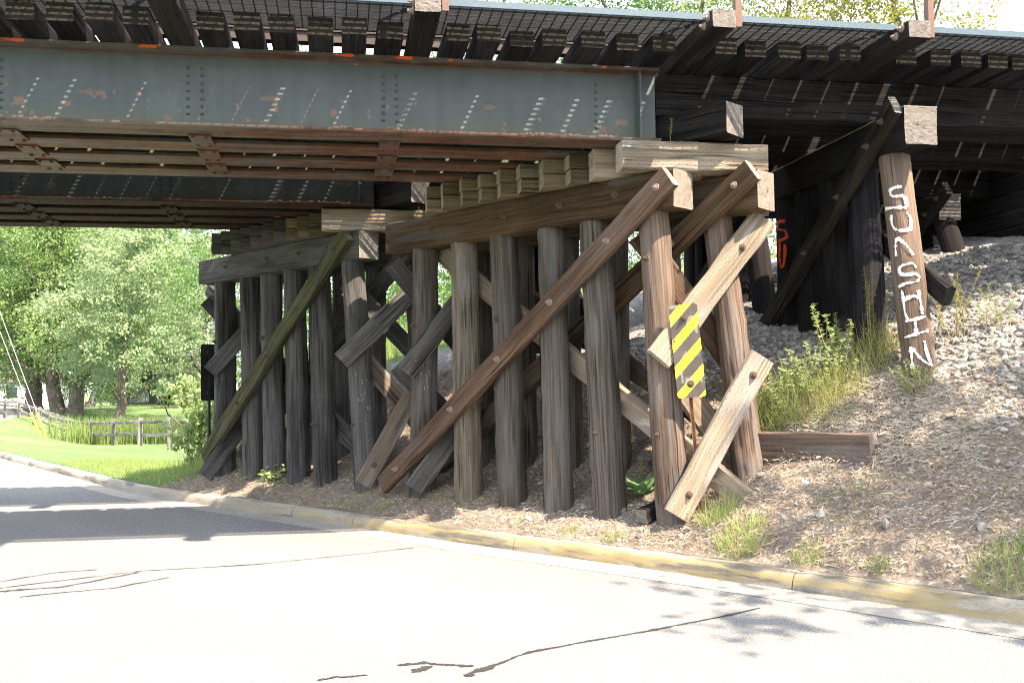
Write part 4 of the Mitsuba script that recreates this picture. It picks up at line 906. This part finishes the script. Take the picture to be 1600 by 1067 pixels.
for i, (px, Y, h, rad) in enumerate(((560, 25, 5.0, 2.4), (650, 24, 5.5, 2.4), (740, 25, 5.0, 2.2), (830, 27, 5.2, 2.4), (930, 27, 5.5, 2.3), (1030, 26, 5.0, 2.3), (1110, 27, 5.5, 2.6), (470, 24, 4.5, 2.2))):
    shrub('dense green bush behind the far bridge, ' + ('seen left of the leaning pile', 'seen through the gap between the piers', 'seen right of the gap between the piers', 'behind the pale pile', 'behind the long brown brace', 'seen left of the sign', 'seen above the sign', 'farthest left, behind the dark piles')[i], ux(px, Y), Y, h, rad, 9000, .10, 'leaf_deep' if i % 2 else 'leaf_maple', 60 + i)
shrub('leafy green bush beside the far end of the dark pier', ux(312, 18.2), 18.2, 1.75, .75, 3800, .085, 'leaf_weed', 90)
shrub('low dark bush in front of the white house', ux(262, 88), 88, 2.2, 1.6, 1500, .25, 'leaf_deep', 91)
shrub('low green bush under the maples on the left', ux(200, 100), 100, 3.0, 3.0, 2500, .3, 'leaf_deep', 92)
# a tree beside the road on the right, out of the picture, that shades the bank
tree('roadside tree right of the picture whose shade falls on the bank', 9.7, 3.4, 10.5, 2.7, 6000, .20, 'leaf_deep', 4242, .45, 1, .16, (-.02, 0), nb=7)

# ------------------------------------------------------------------ fence, pole, houses
def fence(label, posts, hgt, seed):
    k = thing('rail_fence', label, 'fence'); pts = [np.array([x, y, gz(x, y)]) for x, y in posts]
    rng = np.random.default_rng(seed)
    for i, q in enumerate(pts): part(k, 'post', timber(q - [0, 0, .3], q + [rng.normal(0, .02), 0, hgt], .17, .16, 10, seed + i, up=np.array([1.0, 0, 0]), chamf=.02))
    for i in range(len(pts) - 1):
        for f in (.42, .86): part(k, 'rail', timber(pts[i] + [0, 0, hgt * f + rng.normal(0, .02)], pts[i + 1] + [0, 0, hgt * f + rng.normal(0, .02)], .075, .12, 10, seed + 40 + 2 * i + int(f > .5), rough=.01))
fence('grey split rail fence in front of the reeds and the lawn', [(ux(px, Y), Y) for px, Y in ((335, 36.6), (265, 37.8), (219, 39.5), (177, 42), (142, 45), (109, 49), (79, 54), (54, 59), (30, 63), (8, 67), (-16, 71), (-45, 76))], 1.12, 700)
fence('sunlit pale rail fence farther back on the lawn, left of the reeds', [(ux(px, Y), Y) for px, Y in ((177, 56.5), (129, 59), (62, 62), (-10, 65))], 1.05, 760)
x, y = -21.6, 44.6
for i, (dx, off) in enumerate(((0, 0), (.28, .5))):
    k = thing('guy_wire', ('pole stay wire with a yellow guard at its foot, left one of the pair', 'pole stay wire with a yellow guard at its foot, right one of the pair')[i], 'cable')
    a = np.array([x + dx, y, gz(x + dx, y) - .05]); b_ = np.array([-27.2, 46.0, 12.0 + i * 1.2]); d = unit(b_ - a)
    part(k, 'wire', MB().add(*_cyl(a, b_, .013, 6)).ply('wire_steel', uv=False)); part(k, 'guard', MB().add(*_cyl(a + d * .05, a + d * 1.25, .06, 8)).ply('guard_orange', uv=False), 'yellow orange plastic guard')
k = thing('utility_pole', 'wooden utility pole out of the picture on the left, holding the stay wires', 'pole'); scene[k] = log(np.array([-27.2, 46.0, -2.0]), np.array([-27.2, 46.0, 14.0]), .17, .12, 0, 990)
def house(label, cx, cy, w, d, h, rh, wins, roofm, yaw=0.0):
    k = thing('house', label, 'house'); z = gz(cx, cy) - .1; c, s = math.cos(yaw), math.sin(yaw)
    X, Y = np.array([c, s, 0]), np.array([-s, c, 0]); q = np.array([cx, cy, z])
    mb = MB(); mb.add(*box_vf(q + Z * h / 2, X, Y, Z, w / 2, d / 2, h / 2))
    mb.add([q - X * w / 2 - Y * d / 2 + Z * h, q - X * w / 2 + Y * d / 2 + Z * h, q - X * w / 2 + Z * (h + rh), q + X * w / 2 - Y * d / 2 + Z * h, q + X * w / 2 + Y * d / 2 + Z * h, q + X * w / 2 + Z * (h + rh)], [[0, 1, 2], [3, 5, 4]])
    wall = part(k, 'wall', mb.ply('white_siding', uv=False))
    mb = MB()
    for sg in (-1, 1):
        a, b_ = q + Y * sg * (d / 2 + .4) + Z * (h - .4 * rh / (d / 2)), q + Z * (h + rh + .02); n_ = unit(np.cross(X, b_ - a)); mb.add(*box_vf((a + b_) / 2 + Z * .06, X, unit(b_ - a), n_, w / 2 + .3, np.linalg.norm(b_ - a) / 2, .06))
    part(k, 'roof', mb.ply(roofm, uv=False))
    for u, ww, wh, zz in wins:
        p_ = q + X * u - Y * (d / 2 + .03) + Z * zz
        f = part(k, 'window', MB().add(*box_vf(p_, X, Y, Z, ww / 2 + .1, .03, wh / 2 + .1)).ply('white_trim', uv=False)); part(f, 'pane', MB().add(*box_vf(p_ - Y * .035, X, Y, Z, ww / 2, .01, wh / 2)).ply('window_glass', uv=False))
house('low white house with a grey roof behind the trees', ux(235, 104), 106, 11, 8, 3.0, 2.2, ((-3.2, 1.2, 1.2, 1.7), (0.5, 1.8, 1.2, 1.7), (3.6, 1.0, 1.2, 1.7)), 'roof_shingle', .05)
house('small white house close to the far end of the pier', ux(322, 104), 106, 6.0, 7, 2.5, 1.3, ((-1.0, 1.0, 1.1, 1.5), (1.5, .9, 2.0, 1.1)), 'roof_shingle', -.1)
house('white house at the left edge of the picture, under the maples', ux(5, 110), 112, 10, 8, 3.0, 2.2, ((-2, 1.2, 1.2, 1.7), (2, 1.2, 1.2, 1.7)), 'roof_shingle', 0)
